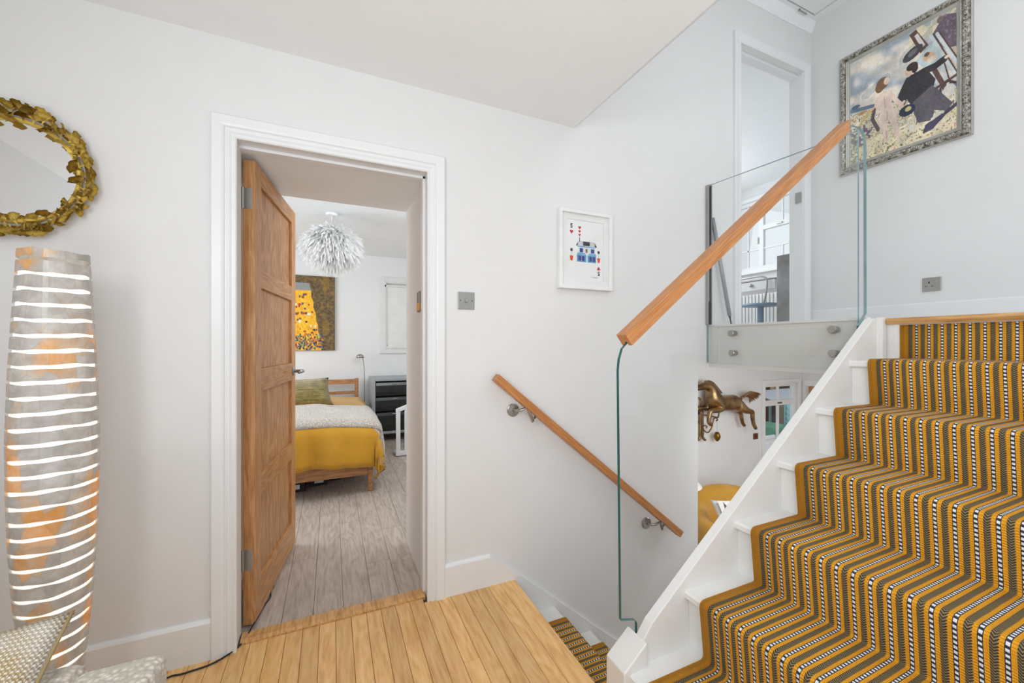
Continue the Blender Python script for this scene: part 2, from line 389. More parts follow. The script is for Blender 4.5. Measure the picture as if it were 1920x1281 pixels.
struct(m.build('trim_2', CEIL), 'slim coving between upper ceiling and the long wall', 'moulding')
# ---- skirtings
SK = [(0, 0), (.016, 0), (.016, .142), (.011, .150), (.006, .155), (0, .155)]
def skirt(name, x0, x1, label):
    m = MB(); m.prism([(1.9-a, b) for a, b in SK], x0, x1, 'YZ'); return struct(m.build(name, TRIM), label, 'skirting')
skirt('baseboard_back', -1.78, -.425, 'white skirting left of the oak door')
m = MB(); m.prism([(1.9-a, b) for a, b in SK], .488, .727, 'YZ')
m.prism([(.727, .155), (.727, -.02), (.86, -.05), (.86, -.4), (2.17, -1.4), (2.186, -1.4), (2.186, -1.08)], 1.884, 1.9)
struct(m.build('baseboard_back', TRIM), 'white skirting and sloping stair string beside the descending stairs', 'skirting')
m = MB(); m.prism([(3.406-a, LAND+b*.93) for a, b in SK], -1, 1.9, 'XZ')
struct(m.build('baseboard_right', TRIM), 'white skirting under the socket on the upper landing', 'skirting')
m = MB(); m.prism([(-1.78+a, b) for a, b in SK], -2.9, 1.88, 'XZ'); struct(m.build('baseboard_left', TRIM), 'white skirting along the mirrored side wall', 'skirting')
m = MB(); m.prism([(5.7-a, b*.7) for a, b in SK], -2.6, 1.5, 'YZ'); struct(m.build('baseboard_bedroom', TRIM), 'white skirting behind the bed', 'skirting')
# ---- main doorway
d1 = thing('door_1', 'tall moulded white frame round the oak door opening', 'door frame', (0.03, 1.9, 0), kind='structure')
PR = [(0, 0), (0, .010), (.004, .014), (.009, .014), (.011, .009), (.016, .009), (.024, .015), (.030, .016), (.033, .012), (.037, .012), (.042, .019), (.05, .022), (.079, .023), (.083, .019), (.083, 0)]
casing('architrave', -.342, .411, 2.026, 0, 1.9, PR, TRIM, d1)
B('door_lining', TRIM, d1, (-.38, -.346, 1.9, 2.0, 0, 2.06), (.415, .45, 1.9, 2.0, 0, 2.06), (-.38, .45, 1.9, 2.0, 2.03, 2.06), (.403, .415, 1.955, 2.0, 0, 2.03), (-.346, .415, 1.955, 2.0, 2.018, 2.03), bevel=.001)
# ---- upper doorway
d2 = thing('door_2', 'white upstairs door frame opening to the bright study', 'door frame', (2.95, 1.9, LAND), kind='structure')
PR2 = [(0, 0), (0, .012), (.006, .016), (.014, .016), (.018, .011), (.03, .017), (.05, .02), (.064, .02), (.068, .016), (.068, 0)]
casing('architrave', 2.59, 3.305, 3.305, LAND, 1.9, PR2, TRIM, d2)
B('door_lining', TRIM, d2, (2.56, 2.594, 1.9, 2.0, LAND, 3.34), (3.302, 3.34, 1.9, 2.0, LAND, 3.34), (2.56, 3.34, 1.9, 2.0, 3.308, 3.34), (2.594, 2.606, 1.94, 1.965, LAND, 3.308), (2.6, 3.302, 1.94, 2.0, 3.285, 3.308), bevel=.001)
hg = onX(1495, 372, 3.300)
B('hinge', STEEL, d2, (3.292, 3.303, hg.y-.03, hg.y+.01, hg.z-.04, hg.z+.04))

# ================================================================ STAIRS
R_, G_, X0 = .1904, .2452, .843
NX = [X0+G_*k for k in range(7)]; NZ = [R_*(k+1) for k in range(7)]
st = thing('staircase', 'white painted rising staircase with wide timber treads', 'stairs', (X0, .5, 0), kind='structure')
for k in range(6):
    m = MB(); z = NZ[k]
    m.prism([(NX[k]+.008, z-.028), (NX[k], z-.022), (NX[k], z-.006), (NX[k]+.008, z), (NX[k+1]+.03, z), (NX[k+1]+.03, z-.028)], .02, 1.0)
    m.build('tread', STAIRW, st, smooth=False)
for k in range(7):
    B('riser', STAIRW, st, (NX[k]+.02, NX[k]+.035, .02, 1.0, (NZ[k]-R_ if k else -.1), NZ[k]-.028), bevel=.001)
m = MB(); z = NZ[6]
m.prism([(NX[6]-.004, z-.028), (NX[6]-.012, z-.014), (NX[6]-.004, z), (NX[6]+.10, z), (NX[6]+.10, z-.028)], -.3, .972)
nos = m.build('landing_nosing', NOSE, st); nos['label'] = 'pale oak nosing at the top of the stairs'
# stringer and newel
def zs(X, off=.04): return NZ[1]+(X-NX[1])*R_/G_+off
m = MB(); m.prism([(.911, -.15), (.911, .266), (.945, zs(.945)), (2.262, zs(2.262)), (2.325, zs(2.262)), (2.325, 1.08), (2.25, .93), (1.0, -.15)], 1.0, 1.035)
m.build('stringer', STAIRW, st, bevel=.003)
m = MB(); m.prism([(.821, -.30), (.821, .198), (.911, .268), (.911, -.30)], .985, 1.075)
m.build('newel_post', STAIRW, st, bevel=.004)
B('end_post', STAIRW, st, (2.285, 2.315, .975, 1.0, 1.10, LAND+.004), bevel=.001)
# fascia at landing edge
fa = thing('trim_3', 'white fascia board under the upper glass panel', 'trim', (2.31, 1.45, 1.08), kind='structure')
B('fascia_board', STAIRW, fa, (2.300, 2.325, 1.035, 1.9, 1.075, LAND), bevel=.001)
B('fascia_bead', STAIRW, fa, (2.286, 2.300, 1.035, 1.9, 1.062, 1.088), (2.29, 2.30, 1.845, 1.9, 1.088, LAND), (2.288, 2.325, 1.035, 1.9, LAND-.006, LAND+.008), bevel=.002)
# down flight
ds = thing('staircase', 'white painted descending staircase between the landing and the wall', 'stairs', (.86, 1.5, LOW), kind='structure')
RD, GD = .2, .235
for k in range(1, 7):
    xk = .86+GD*k; z = -RD*k
    m = MB(); m.prism([(xk-GD-.0, z-.028), (xk, z-.028), (xk+.006, z-.02), (xk+.006, z-.006), (xk-.002, z), (xk-GD, z)], 1.04, 1.884)
    m.build('tread', STAIRW, ds)
for k in range(7):
    xk = .86+GD*k
    B('riser', STAIRW, ds, (xk-.035, xk-.02, 1.04, 1.884, -RD*(k+1), -RD*k-.028))
# ---- striped runner
def carpet_mat():
    t = NT('striped_runner'); uv = t.new('ShaderNodeUVMap'); uv.uv_map = 'UVMap'
    sp = t.new('ShaderNodeSeparateXYZ'); t.put(sp.inputs[0], uv.outputs[0]); u, v = sp.outputs[0], sp.outputs[1]
    E_, P = .030, .0402
    q = t.math('DIVIDE', t.math('SUBTRACT', u, E_), P)
    w_ = t.math('FRACT', q)
    def between(a, lo, hi): return t.math('MULTIPLY', t.math('GREATER_THAN', a, lo), t.math('LESS_THAN', a, hi))
    def fr(a, p): return t.math('FRACT', t.math('DIVIDE', a, p))
    tri = lambda a: t.math('ABSOLUTE', t.math('SUBTRACT', a, .5))
    rope = t.math('MULTIPLY', tri(fr(v, .0072)), .15)          # scalloped rope edge
        # herringbone
    side = t.math('ABSOLUTE', t.math('SUBTRACT', w_, .165))
    hz = fr(t.math('SUBTRACT', v, t.math('MULTIPLY', side, .036)), .0068)
    hcol = t.ramp(hz, [(.0, S(44, 38, 28)), (.42, S(60, 53, 38)), (.54, S(158, 140, 102)), (.82, S(120, 106, 74)), (1.0, S(44, 38, 28))])
    nz = t.noise(t.mapping(uv.outputs[0], (400, 400, 1)), 1, 2)
    must = t.ramp(nz, [(.2, S(214, 142, 8)), (.8, S(246, 178, 30))])
    must = t.mix(t.math('MULTIPLY', t.math('GREATER_THAN', tri(fr(v, .0072)), .36), .55), must, S(158, 96, 4))  # shade between the rope beads is put into the mustard colour
    edge = t.mix(t.math('LESS_THAN', fr(v, .0042), .3), t.ramp(nz, [(.2, S(196, 130, 10)), (.8, S(218, 152, 22))]), S(166, 106, 8))
    # black and white dashes
    wh = t.math('MULTIPLY', between(w_, .585, .745), t.math('GREATER_THAN', fr(t.math('ADD', v, t.math('MULTIPLY', w_, .005)), .0125), .47))
    bw = t.mix(wh, S(40, 44, 52), S(226, 228, 236))
    col = t.mix(t.math('LESS_THAN', t.math('ADD', w_, t.math('MULTIPLY', rope, 1)), .375), must, hcol)
    col = t.mix(between(w_, .545, .785), col, bw)
    col = t.mix(t.math('LESS_THAN', u, E_), col, edge)
    t.put(t.b.inputs['Base Color'], col); t.b.inputs['Roughness'].default_value = .9
    h = t.math('ADD', t.math('SINE', t.math('MULTIPLY', v, 2*PI/.0068)), t.math('MULTIPLY', t.math('SINE', t.math('MULTIPLY', w_, 4*PI)), 1.2))
    t.bump(t.math('ADD', h, t.math('MULTIPLY', nz, 1.0)), .45, .0012)
    return t.m
CARPET = carpet_mat()
def round_path(pts, rads, n=6):
    out = [Vector(pts[0])]
    for i in range(1, len(pts)-1):
        p = Vector(pts[i]); a = (Vector(pts[i-1])-p); b = (Vector(pts[i+1])-p); r = rads[i]
        an = a.angle(b)/2; d = min(r/math.tan(an), a.length*.45, b.length*.45); a.normalize(); b.normalize()
        A = p+a*d; Bq = p+b*d
        for j in range(n+1):
            s = j/n; out.append((A*(1-s)**2+2*p*s*(1-s)+Bq*s*s))
    out.append(Vector(pts[-1])); return out
def runner(name, path, ya, yb, parent, label):
    bm = bmesh.new(); uvl = bm.loops.layers.uv.new('UVMap'); L = [0]
    for a, b in zip(path, path[1:]): L.append(L[-1]+(b-a).length)
    ys = [ya+(yb-ya)*i/6 for i in range(7)]
    V = [[bm.verts.new((p.x, y, p.y)) for y in ys] for p in path]
    for i in range(len(path)-1):
        for j in range(6):
            f = bm.faces.new([V[i][j], V[i][j+1], V[i+1][j+1], V[i+1][j]]); f.smooth = True
            for l, (a, b) in zip(f.loops, ((i, j), (i, j+1), (i+1, j+1), (i+1, j))): l[uvl].uv = (abs(ys[b]-ya), L[a])
    bmesh.ops.recalc_face_normals(bm, faces=bm.faces)
    me = bpy.data.meshes.new(name); bm.to_mesh(me); bm.free(); me.materials.append(CARPET)
    o = link(name, me, parent); s_ = o.modifiers.new('solid', 'SOLIDIFY'); s_.thickness = .007; s_.offset = 0
    return o
pts = [(NX[0]-.25, .006)]; rad = [0]
pts = [(NX[0]+.012, .004)]
for k in range(6):
    pts += [(NX[k]-.010, NZ[k]+.007), (NX[k+1]+.011, NZ[k]+.006)]; rad += [.020, .012 if k else .022]
pts.append((NX[6]+.010, NZ[6]-.032)); rad += [0, 0]
rn = runner('stair_runner', round_path(pts, rad), .930, .09, None, '')
tag(rn, 'mustard, olive and black-white striped runner on the wide rising stairs', 'carpet')
pts = [(.86-.008, -.035)]; rad = [0]
for k in range(1, 7):
    pts += [(.86+GD*(k-1)-.010, -RD*k+.006), (.86+GD*k+.012, -RD*k+.007)]; rad += [.01, .018]
pts.append((.86+GD*6-.01, LOW+.01)); rad.append(0)
rn2 = runner('stair_runner', round_path(pts, rad), 1.775, 1.12, None, '')
tag(rn2, 'striped runner going down beside the maple floor edge', 'carpet')

# ================================================================ GLASS BALUSTRADE + RAILS
gb = thing('glass_balustrade', 'frameless glass panel rising on the stringer with a square oak handrail', 'balustrade', (.9, 1.05, .2))
outl = [(.856, .318), (.846, 1.13), (.850, 1.165), (.862, 1.20), (.885, 1.222), (2.13, 2.192), (2.17, 2.218), (2.235, 2.226), (2.268, 2.218), (2.290, 2.195), (2.297, 2.16), (2.300, 1.36), (2.24, 1.30), (2.24, 1.10), (1.0, .14), (.922, .14), (.922, .292), (.914, .304)]
m = MB(); m.prism(outl, 1.042, 1.054)
for f in m.bm.faces:
    if len(f.verts) == 4: f.material_index = 1
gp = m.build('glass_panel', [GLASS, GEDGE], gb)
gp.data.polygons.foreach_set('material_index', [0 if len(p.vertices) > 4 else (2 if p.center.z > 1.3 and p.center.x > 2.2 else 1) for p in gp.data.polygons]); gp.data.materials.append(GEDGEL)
a0, a1 = Vector((.872, 0, 1.228)), Vector((2.137, 0, 2.208)); dr = (a1-a0).normalized(); up = Vector((-dr.z, 0, dr.x))
H2 = .022
sec = [(-.024, -H2), (-.007, -H2), (-.007, -H2+.014), (.007, -H2+.014), (.007, -H2), (.024, -H2), (.024, H2), (-.024, H2)]
m = MB()
r0 = [tuple(a0+up*b+Vector((0, 1.048+a, 0))) for a, b in sec]
r1 = [tuple(a1+up*b-dr*(.03 if b < 0 else -.0)+Vector((0, 1.048+a, 0))) for a, b in sec]
m.loft([r0, r1]); m.build('handrail', RAIL, gb, bevel=.0015)
ug = thing('glass_balustrade', 'level glass panel guarding the edge of the upper landing', 'balustrade', (2.278, 1.5, 1.1))
m = MB(); m.prism([(1.062, 1.095), (1.062, 2.225), (1.895, 2.262), (1.895, 1.095)], 2.266, 2.278, 'YZ')
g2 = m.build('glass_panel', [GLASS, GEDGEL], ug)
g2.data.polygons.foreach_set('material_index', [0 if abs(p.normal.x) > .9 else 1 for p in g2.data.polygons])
for px, py in ((1371, 625), (1372, 662), (1561, 618), (1561, 663)):
    p = onX(px, py, 2.262)
    MB().lathe([(.001, -.008), (.017, -.008), (.020, -.005), (.020, .006), (.0165, .007), (.0165, .034), (.001, .034)], (p.x, p.y, p.z), 24, 'X').build('standoff_bolt', STEEL, ug, smooth=False)
B('wall_channel', STEEL, ug, (2.255, 2.262, 1.875, 1.899, LAND+.01, 2.262), (2.282, 2.289, 1.875, 1.899, LAND+.01, 2.262), bevel=.001)
B('rubber_gasket', BLACK, ug, (2.2615, 2.266, 1.878, 1.897, LAND+.012, 2.25), (2.255, 2.262, 1.862, 1.875, LAND+.01, LAND+.16))
# wall handrail on the descending flight
wr = thing('handrail', 'slim oak handrail on steel brackets above the descending stairs', 'handrail', (1.35, 1.84, .55))
a0, a1 = Vector((.735, 0, 1.052)), Vector((1.962, 0, .045)); dr = (a1-a0).normalized(); up = Vector((-dr.z, 0, dr.x))
m = MB(); m.loft([[tuple(p+up*b+Vector((0, 1.84+a, 0))) for a, b in ((-.021, -.020), (.021, -.020), (.021, .020), (-.021, .020))] for p in (a0, a1)])
m.build('rail', RAILD, wr, bevel=.003)
for px, py, tx in ((962, 769, .10), (1212, 981, .085)):
    p = onY(px, py, 1.894)
    br = MB().lathe([(.001, .006), (.032, .006), (.034, .003), (.034, -.003), (.030, -.006), (.012, -.007), (.001, -.007)], (p.x, 1.894, p.z), 28, 'Y').build('wall_rose', STEEL, wr)
    xe = p.x+tx; ze = a0.z+(xe-a0.x)*dr.z/dr.x-.034
    arm = [(p.x, 1.89, p.z), (p.x+.01, 1.862, p.z+.001), (p.x+.03, 1.846, p.z+.006), (p.x+.055, 1.84, p.z+.018), (xe-.012, 1.84, ze-.02), (xe, 1.84, ze+.004)]
    MB().tube(arm, .008, 12).build('bracket_arm', STEEL, wr, smooth=True)
    m = MB(); m.loft([[tuple(Vector((xe+s*.03*dr.x, 1.84+a, ze+.006+s*.03*dr.z+.004))+up*b) for a, b in ((-.015, -.002), (.015, -.002), (.015, .002), (-.015, .002))] for s in (-1, 1)]); m.build('saddle_plate', STEEL, wr)
# ================================================================ OAK DOOR
ang = math.atan2(.71, .098)
dr_ = thing('oak_door', 'open four panel oak door hinged on the left of the white frame', 'door', (-.345, 2.036, 0)); dr_.rotation_euler = (0, 0, ang)
def local(o):  # vertices are in the door's own axes
    o.matrix_parent_inverse = Matrix.Identity(4); return o
DW, TH = .735, .044
def dbox(name, mat, x0, x1, z0, z1, y0=-TH, y1=0, bv=.0015): return local(B(name, mat, dr_, (x0, x1, y0, y1, z0, z1), bevel=bv))
dbox('stile', OAKV, 0, .088, .010, 2.005); dbox('stile', OAKV, DW-.088, DW, .010, 2.005)
rl = [(.010, .165), (.542, .637), (1.003, 1.104), (1.469, 1.552), (1.925, 2.005)]
for a, b in rl: dbox('rail', OAKH, .088, DW-.088, a, b)
for (a, b), (c, d) in zip(rl, rl[1:]):
    m = MB(); xs = [.088, .088+.186, DW-.088-.186, DW-.088]
    for i in range(3): m.box(xs[i]+(.0004 if i else 0), xs[i+1]-.0004, -TH+.014, -.014, b, c)
    local(m.build('panel', OAKP, dr_, bevel=.0012))
for z in (1.84, .29):
    h = dbox('hinge', STEEL, -.0015, 0, z-.045, z+.045, -.034, -.002, .0004); h['label'] = 'steel butt hinge leaf'
    local(MB().lathe([(.0055, -.045), (.0055, .045)], (-.004, .001, z), 12).build('hinge_knuckle', STEEL, dr_))
for sg, y in ((-1, -TH), (1, 0)):
    hx, hz = DW-.055, 1.055
    lv = local(MB().lathe([(.001, 0), (.025, 0), (.026, sg*.004), (.024, sg*.008), (.001, sg*.008)], (hx, y, hz), 24, 'Y').build('handle_rose', STEEL, dr_))
    o = MB().tube([(hx, y, hz), (hx, y+sg*.042, hz), (hx-.003, y+sg*.052, hz), (hx-.014, y+sg*.055, hz), (hx-.115, y+sg*.055, hz)], .0095, 14).build('lever', STEEL, dr_, smooth=True); local(o)
dbox('latch_plate', STEEL, DW-.0005, DW+.001, 1.0, 1.16, -.032, -.012, 0)
# ================================================================ WALL ITEMS
# switch
sw = thing('light_switch', 'brushed steel dimmer switch plate right of the oak door frame', 'switch', (.603, 1.9, 1.428))
B('face_plate', STEEL, sw, (.561, .646, 1.893, 1.8995, 1.386, 1.471), bevel=.0015)
MB().lathe([(.001, 0), (.011, 0), (.010, -.014), (.009, -.016), (.001, -.016)], (.603, 1.893, 1.429), 24, 'Y').build('dimmer_knob', STEEL, sw)
for dx in (-.03, .03): MB().lathe([(.001, 0), (.003, 0), (.003, -.001), (.001, -.001)], (.603+dx, 1.893, 1.429), 10, 'Y').build('screw', DARKM, sw)
# socket on upper landing wall
so = thing('wall_socket', 'polished steel single socket on the wall above the upper landing skirting', 'socket', (3.406, 1.21, 1.585))
SX = 3.4055
B('face_plate', STEEL, so, (SX-.007, SX, 1.166, 1.252, 1.543, 1.629), bevel=.002)
B('earth_hole', BLACK, so, (SX-.0078, SX-.0065, 1.217, 1.223, 1.592, 1.604)); B('live_hole', BLACK, so, (SX-.0078, SX-.0065, 1.203, 1.211, 1.573, 1.577)); B('neutral_hole', BLACK, so, (SX-.0078, SX-.0065, 1.229, 1.237, 1.573, 1.577))
B('rocker_switch', STEEL, so, (SX-.011, SX-.006, 1.184, 1.194, 1.590, 1.606), bevel=.001)
# little tile picture inside passage
ti = thing('wall_plaque', 'tiny grey and orange picture plaque just inside the doorway', 'plaque', (.415, 2.1, 1.4))
B('backing', flat('plaque_grey', (120, 118, 112), .5), ti, (.411, .4195, 2.06, 2.145, 1.385, 1.487), bevel=.001)
B('orange_print', flat('orange_print', (232, 160, 20), .5), ti, (.4095, .4105, 2.066, 2.139, 1.39, 1.428)); B('silver_print', flat('silver_print', (176, 178, 176), .4), ti, (.4095, .4105, 2.066, 2.095, 1.43, 1.48))
# playing card print
pf = thing('picture_frame', 'small white framed playing card print with a blue house', 'picture', (1.295, 1.88, 1.73))
FX0, FX1, FZ0, FZ1 = 1.122, 1.474, 1.520, 1.957
m = MB(); rg = []
for (fx, fz, sx, sz) in ((FX0, FZ0, 1, 1), (FX1, FZ0, -1, 1), (FX1, FZ1, -1, -1), (FX0, FZ1, 1, -1)):
    rg.append([(fx+sx*d, 1.899-h, fz+sz*d) for d, h in ((0, 0), (0, .028), (.002, .030), (.018, .030), (.020, .028), (.020, .008), (.018, 0))])
m.loft(rg+[rg[0]], caps=False); m.build('frame', BLINDW, pf)
B('backboard', PAPER, pf, (FX0+.01, FX1-.01, 1.889, 1.897, FZ0+.01, FZ1-.01))
m = MB(); mx0, mx1, mz0, mz1 = FX0+.019, FX1-.019, FZ0+.019, FZ1-.019; cx0, cx1, cz0, cz1 = 1.176, 1.42, 1.572, 1.905
for b in ((mx0, cx0, mz0, mz1), (cx1, mx1, mz0, mz1), (cx0, cx1, mz0, cz0), (cx0, cx1, cz1, mz1)): m.box(b[0], b[1], 1.884, 1.8865, b[2], b[3])
m.build('mount', PAPER, pf)
Q = Print(150, 205, (240, 240, 240)); red = (200, 30, 48)
def heart(cx, cy, s, flip=1):
    Q.ell(cx-s*.5, cy-flip*s*.2, s*.55, s*.42, red); Q.ell(cx+s*.5, cy-flip*s*.2, s*.55, s*.42, red)
    Q.poly([(cx-s*1.02, cy-flip*s*.05), (cx+s*1.02, cy-flip*s*.05), (cx, cy+flip*s*.95)], red)
def five(cx, cy, s, f=1):
    P_ = [(.8, -1), (-.7, -1), (-.8, -.1), (.1, -.25), (.75, .2), (.6, .8), (-.1, 1), (-.8, .75)]
    Q.line([(cx+f*a*s*.8, cy+f*b*s) for a, b in P_], .009, (40, 40, 44))
five(.14, .115, .03); heart(.14, .21, .042); heart(.35, .13, .036); heart(.35, .19, .030); heart(.35, .25, .030)
five(.86, .86, .03, -1); heart(.86, .78, .042, -1); Q.line([(.66, .925), (.86, .932)], .004, (110, 110, 110))
nv, sk, lb, dk = (52, 58, 140), (120, 180, 214), (196, 220, 234), (60, 54, 62)
Q.poly([(.25, .43), (.33, .345), (.74, .345), (.82, .43)], (206, 206, 214)); Q.poly([(.25, .43), (.31, .36), (.30, .43)], dk); Q.poly([(.74, .345), (.82, .43), (.76, .43)], dk)
Q.poly([(.44, .35), (.62, .35), (.62, .42), (.44, .42)], dk); Q.line([(.35, .30), (.35, .35)], .012, dk)
Q.poly([(.31, .43), (.76, .43), (.76, .55), (.31, .55)], (222, 228, 236)); Q.poly([(.3, .43), (.77, .43), (.77, .45), (.3, .45)], sk)
for a in (.35, .65): Q.poly([(a, .465), (a+.09, .465), (a+.09, .53), (a, .53)], nv)
Q.poly([(.51, .47), (.56, .47), (.56, .53), (.51, .53)], (150, 110, 90))
Q.poly([(.30, .535), (.50, .535), (.52, .575), (.28, .575)], sk); Q.poly([(.60, .535), (.78, .535), (.80, .575), (.58, .575)], sk)
Q.poly([(.28, .575), (.79, .575), (.79, .69), (.28, .69)], (90, 150, 190))
Q.poly([(.32, .59), (.48, .59), (.48, .67), (.32, .67)], nv); Q.poly([(.61, .59), (.77, .59), (.77, .67), (.61, .67)], nv); Q.poly([(.52, .56), (.57, .56), (.57, .69), (.52, .69)], lb)
Q.line([(.40, .59), (.40, .67)], .004, lb); Q.line([(.69, .59), (.69, .67)], .004, lb)
for a in (.14, .86):
    Q.ell(a, .505, .035, .026, (50, 66, 52)); Q.line([(a, .53), (a, .60)], .004, (120, 100, 80)); Q.poly([(a-.045, .60), (a+.045, .60), (a+.03, .68), (a-.03, .68)], (222, 84, 40))
Q.build('card_print', (cx0-.004, 1.8875, cz1+.004), (cx1-cx0+.008, 0, 0), (0, 0, -(cz1-cz0+.008)), pf, INK)
B('glazing', GLASS, pf, (FX0+.019, FX1-.019, 1.8765, 1.878, FZ0+.019, FZ1-.019))
# big painting on the right wall
bp = thing('framed_painting', 'large beach scene painting in an ornate silver frame', 'painting', (3.39, 1.36, 2.84))
PY1, PY0, PZ0, PZ1 = 1.700, 1.030, 2.435, 3.290   # PY1 = left edge as seen
def orn():
    t = NT('ornate_silver'); n1 = t.voro(t.coord(), 55, 'SMOOTH_F1'); n2 = t.noise(t.coord(), 70, 4, .6, 1.2)
    f = t.math('MULTIPLY', n1, n2)
    col = t.ramp(f, [(.05, S(84, 74, 66)), (.2, S(150, 142, 130)), (.4, S(226, 222, 214))])
    t.bump(f, 1.0, .01); return t.set(col, .35, .7)
ORN = orn(); SILV = flat('aged_silver', (186, 186, 178), .4, .5, var=.1)
def pframe(name, prof, mat):
    m = MB(); rg = []
    for (fy, fz, sy, sz) in ((PY0, PZ0, 1, 1), (PY1, PZ0, -1, 1), (PY1, PZ1, -1, -1), (PY0, PZ1, 1, -1)):
        rg.append([(3.404-h, fy+sy*d, fz+sz*d) for d, h in prof])
    m.loft(rg+[rg[0]], caps=False); return m.build(name, mat, bp)
pframe('outer_rim', ((0, 0), (0, .016), (.004, .020), (.008, .018), (.008, 0)), SILV)
pframe('ornate_moulding', ((.008, 0), (.008, .018), (.016, .030), (.028, .034), (.038, .028), (.042, .02), (.042, 0)), ORN)
pframe('inner_slip', ((.042, 0), (.042, .022), (.047, .025), (.052, .020), (.056, .020), (.060, .016), (.064, .016), (.068, .010), (.068, 0)), SILV)
random.seed(5)
lf = MB()
def scroll(cy, cz, along):
    for j in range(3):
        a = random.uniform(0, 6.28); r = random.uniform(.007, .011); ph = random.choice((-1, 1))
        pts_ = [(3.404-.033-.003*math.sin(t_), cy+r*(1-t_/5)*math.cos(a+ph*t_), cz+r*(1-t_/5)*math.sin(a+ph*t_)) for t_ in [k*.6 for k in range(7)]]
        lf.tube(pts_, [.0028, .003, .003, .0028, .0024, .002, .0012], 5); cy += random.uniform(-.003, .003); cz += random.uniform(-.003, .003)
n = 34
for i in range(n):
    z_ = PZ0+.026+(PZ1-PZ0-.052)*i/(n-1); scroll(PY1-.025, z_, 1); scroll(PY0+.025, z_, 1)
for i in range(1, 27):
    y_ = PY0+.026+(PY1-PY0-.052)*i/27; scroll(y_, PZ0+.025, 0); scroll(y_, PZ1-.025, 0)
o = lf.build('carved_scrolls', SILV, bp, smooth=True); o['kind'] = 'stuff'
Q = Print(230, 290, (230, 220, 206))
n1 = Q.smooth(6, sx=1, sy=2); n2 = Q.smooth(14, sy=1)
diag = (Q.y*1.5-Q.x*.9+n1*.5+n2*.25)
tint = .5+.5*np.sin(diag*8.5)
lo = np.array((176, 186, 196)); hi = np.array((240, 229, 214))
f_ = np.clip((tint*.7+n2*.5-.25)*1.5, 0, 1)[..., None]; Q.a = lo*(1-f_)+hi*f_
Q.put((Q.y < .14+.1*n1) & (n2 > .4) & (Q.x > .6), (240, 222, 178), .7)
Q.put((np.abs(Q.y-.52+.52*Q.x+.06*n1) < .045) & (n2 > .5), (140, 156, 168), .4)
hzl = .46+.16*Q.x
Q.put((Q.y > hzl-.004*n2) & (Q.y < hzl+.035), (112, 130, 154)); Q.ell(.06, .455, .05, .018, (96, 108, 132))
g1 = Q.smooth(40); g2 = Q.smooth(70); gm_ = Q.y > hzl+.03+.02*n1
for (lo_, hi_, c) in ((0, .3, (196, 180, 140)), (.3, .5, (228, 220, 190)), (.5, .6, (166, 156, 136)), (.6, .85, (236, 230, 210)), (.85, 1.1, (134, 124, 124))):
    Q.put(gm_ & (g1 >= lo_) & (g1 < hi_), c)
Q.put((Q.y > .80+.04*n2) & (g2 > .3), (236, 224, 190), .8); Q.put((Q.y > .9) & (g2 < .2), (122, 128, 80), .9); Q.put((Q.y > .92) & (g2 > .84), (196, 110, 134), .8)
Q.put((Q.x < .22) & (Q.y > .66) & (Q.y < .86) & (g1 > .5), (104, 90, 116), .8); Q.put((Q.x < .2) & (Q.y > .52) & (Q.y < .66) & (g1 < .35), (190, 150, 100), .8); Q.put((Q.x < .1) & (Q.y > .72) & (g2 > .5), (120, 136, 104), .7)
pu = (112, 98, 112)
Q.poly([(.80, .13), (.86, .06), (.90, .01), (1.0, .05), (1.0, .34), (.92, .32), (.86, .24)], pu); Q.ell(.87, .035, .03, .03, (124, 106, 104)); Q.put((Q.x > .86) & (Q.y < .26) & (g2 > .75), (150, 136, 146), .7)
Q.poly([(.88, .30), (1.0, .32), (1.0, .50), (.93, .46)], (206, 186, 164)); Q.ell(.94, .38, .05, .04, (214, 190, 170))
Q.poly([(.60, .03), (.66, .01), (.77, .20), (.70, .24)], (98, 72, 64)); Q.poly([(.645, .06), (.675, .05), (.74, .18), (.71, .20)], (212, 208, 204))
Q.ell(.63, .205, .095, .048, (72, 70, 76), -.35); Q.ell(.63, .20, .045, .022, (112, 108, 116), -.35)
Q.poly([(.655, .285), (.83, .19), (.90, .36), (.74, .40)], (196, 212, 214)); Q.ell(.77, .30, .05, .035, (220, 186, 154)); Q.ell(.755, .275, .024, .018, (116, 88, 68)); Q.ell(.80, .335, .05, .024, (234, 218, 200))
for a in ((.79, .13, 1.0, .58), (.84, .14, 1.0, .46), (.80, .42, .88, .66), (.88, .42, .93, .62)): Q.line([(a[0], a[1]), (a[2], a[3])], .013, (208, 214, 216)); Q.line([(a[0]+.022, a[1]), (a[2]+.022, a[3])], .006, (90, 68, 62))
Q.line([(.82, .44), (.92, .66)], .02, (102, 78, 70)); Q.line([(.84, .60), (1.0, .56)], .012, (100, 76, 68)); Q.ell(.94, .66, .05, .05, (222, 220, 210)); Q.line([(.87, .74), (.87, .62), (.93, .58), (.99, .62)], .01, (82, 64, 58))
ck = (58, 54, 58); tr_ = (100, 95, 104)
Q.poly([(.55, .44), (.61, .39), (.74, .38), (.83, .52), (.80, .62), (.62, .66), (.57, .58)], ck)
Q.line([(.72, .41), (.82, .41), (.90, .385)], .030, ck); Q.line([(.59, .43), (.53, .53), (.54, .60)], .034, ck); Q.ell(.92, .375, .02, .014, (230, 204, 182))
Q.poly([(.63, .64), (.80, .56), (.88, .66), (.97, .78), (.92, .83), (.82, .78), (.80, .86), (.68, .84), (.64, .74)], tr_)
Q.poly([(.74, .88), (.88, .83), (.91, .86), (.80, .94), (.72, .95)], (78, 74, 98)); Q.line([(.80, .85), (.88, .82)], .013, (222, 218, 208)); Q.line([(.91, .84), (1.0, .80)], .016, (76, 72, 92))
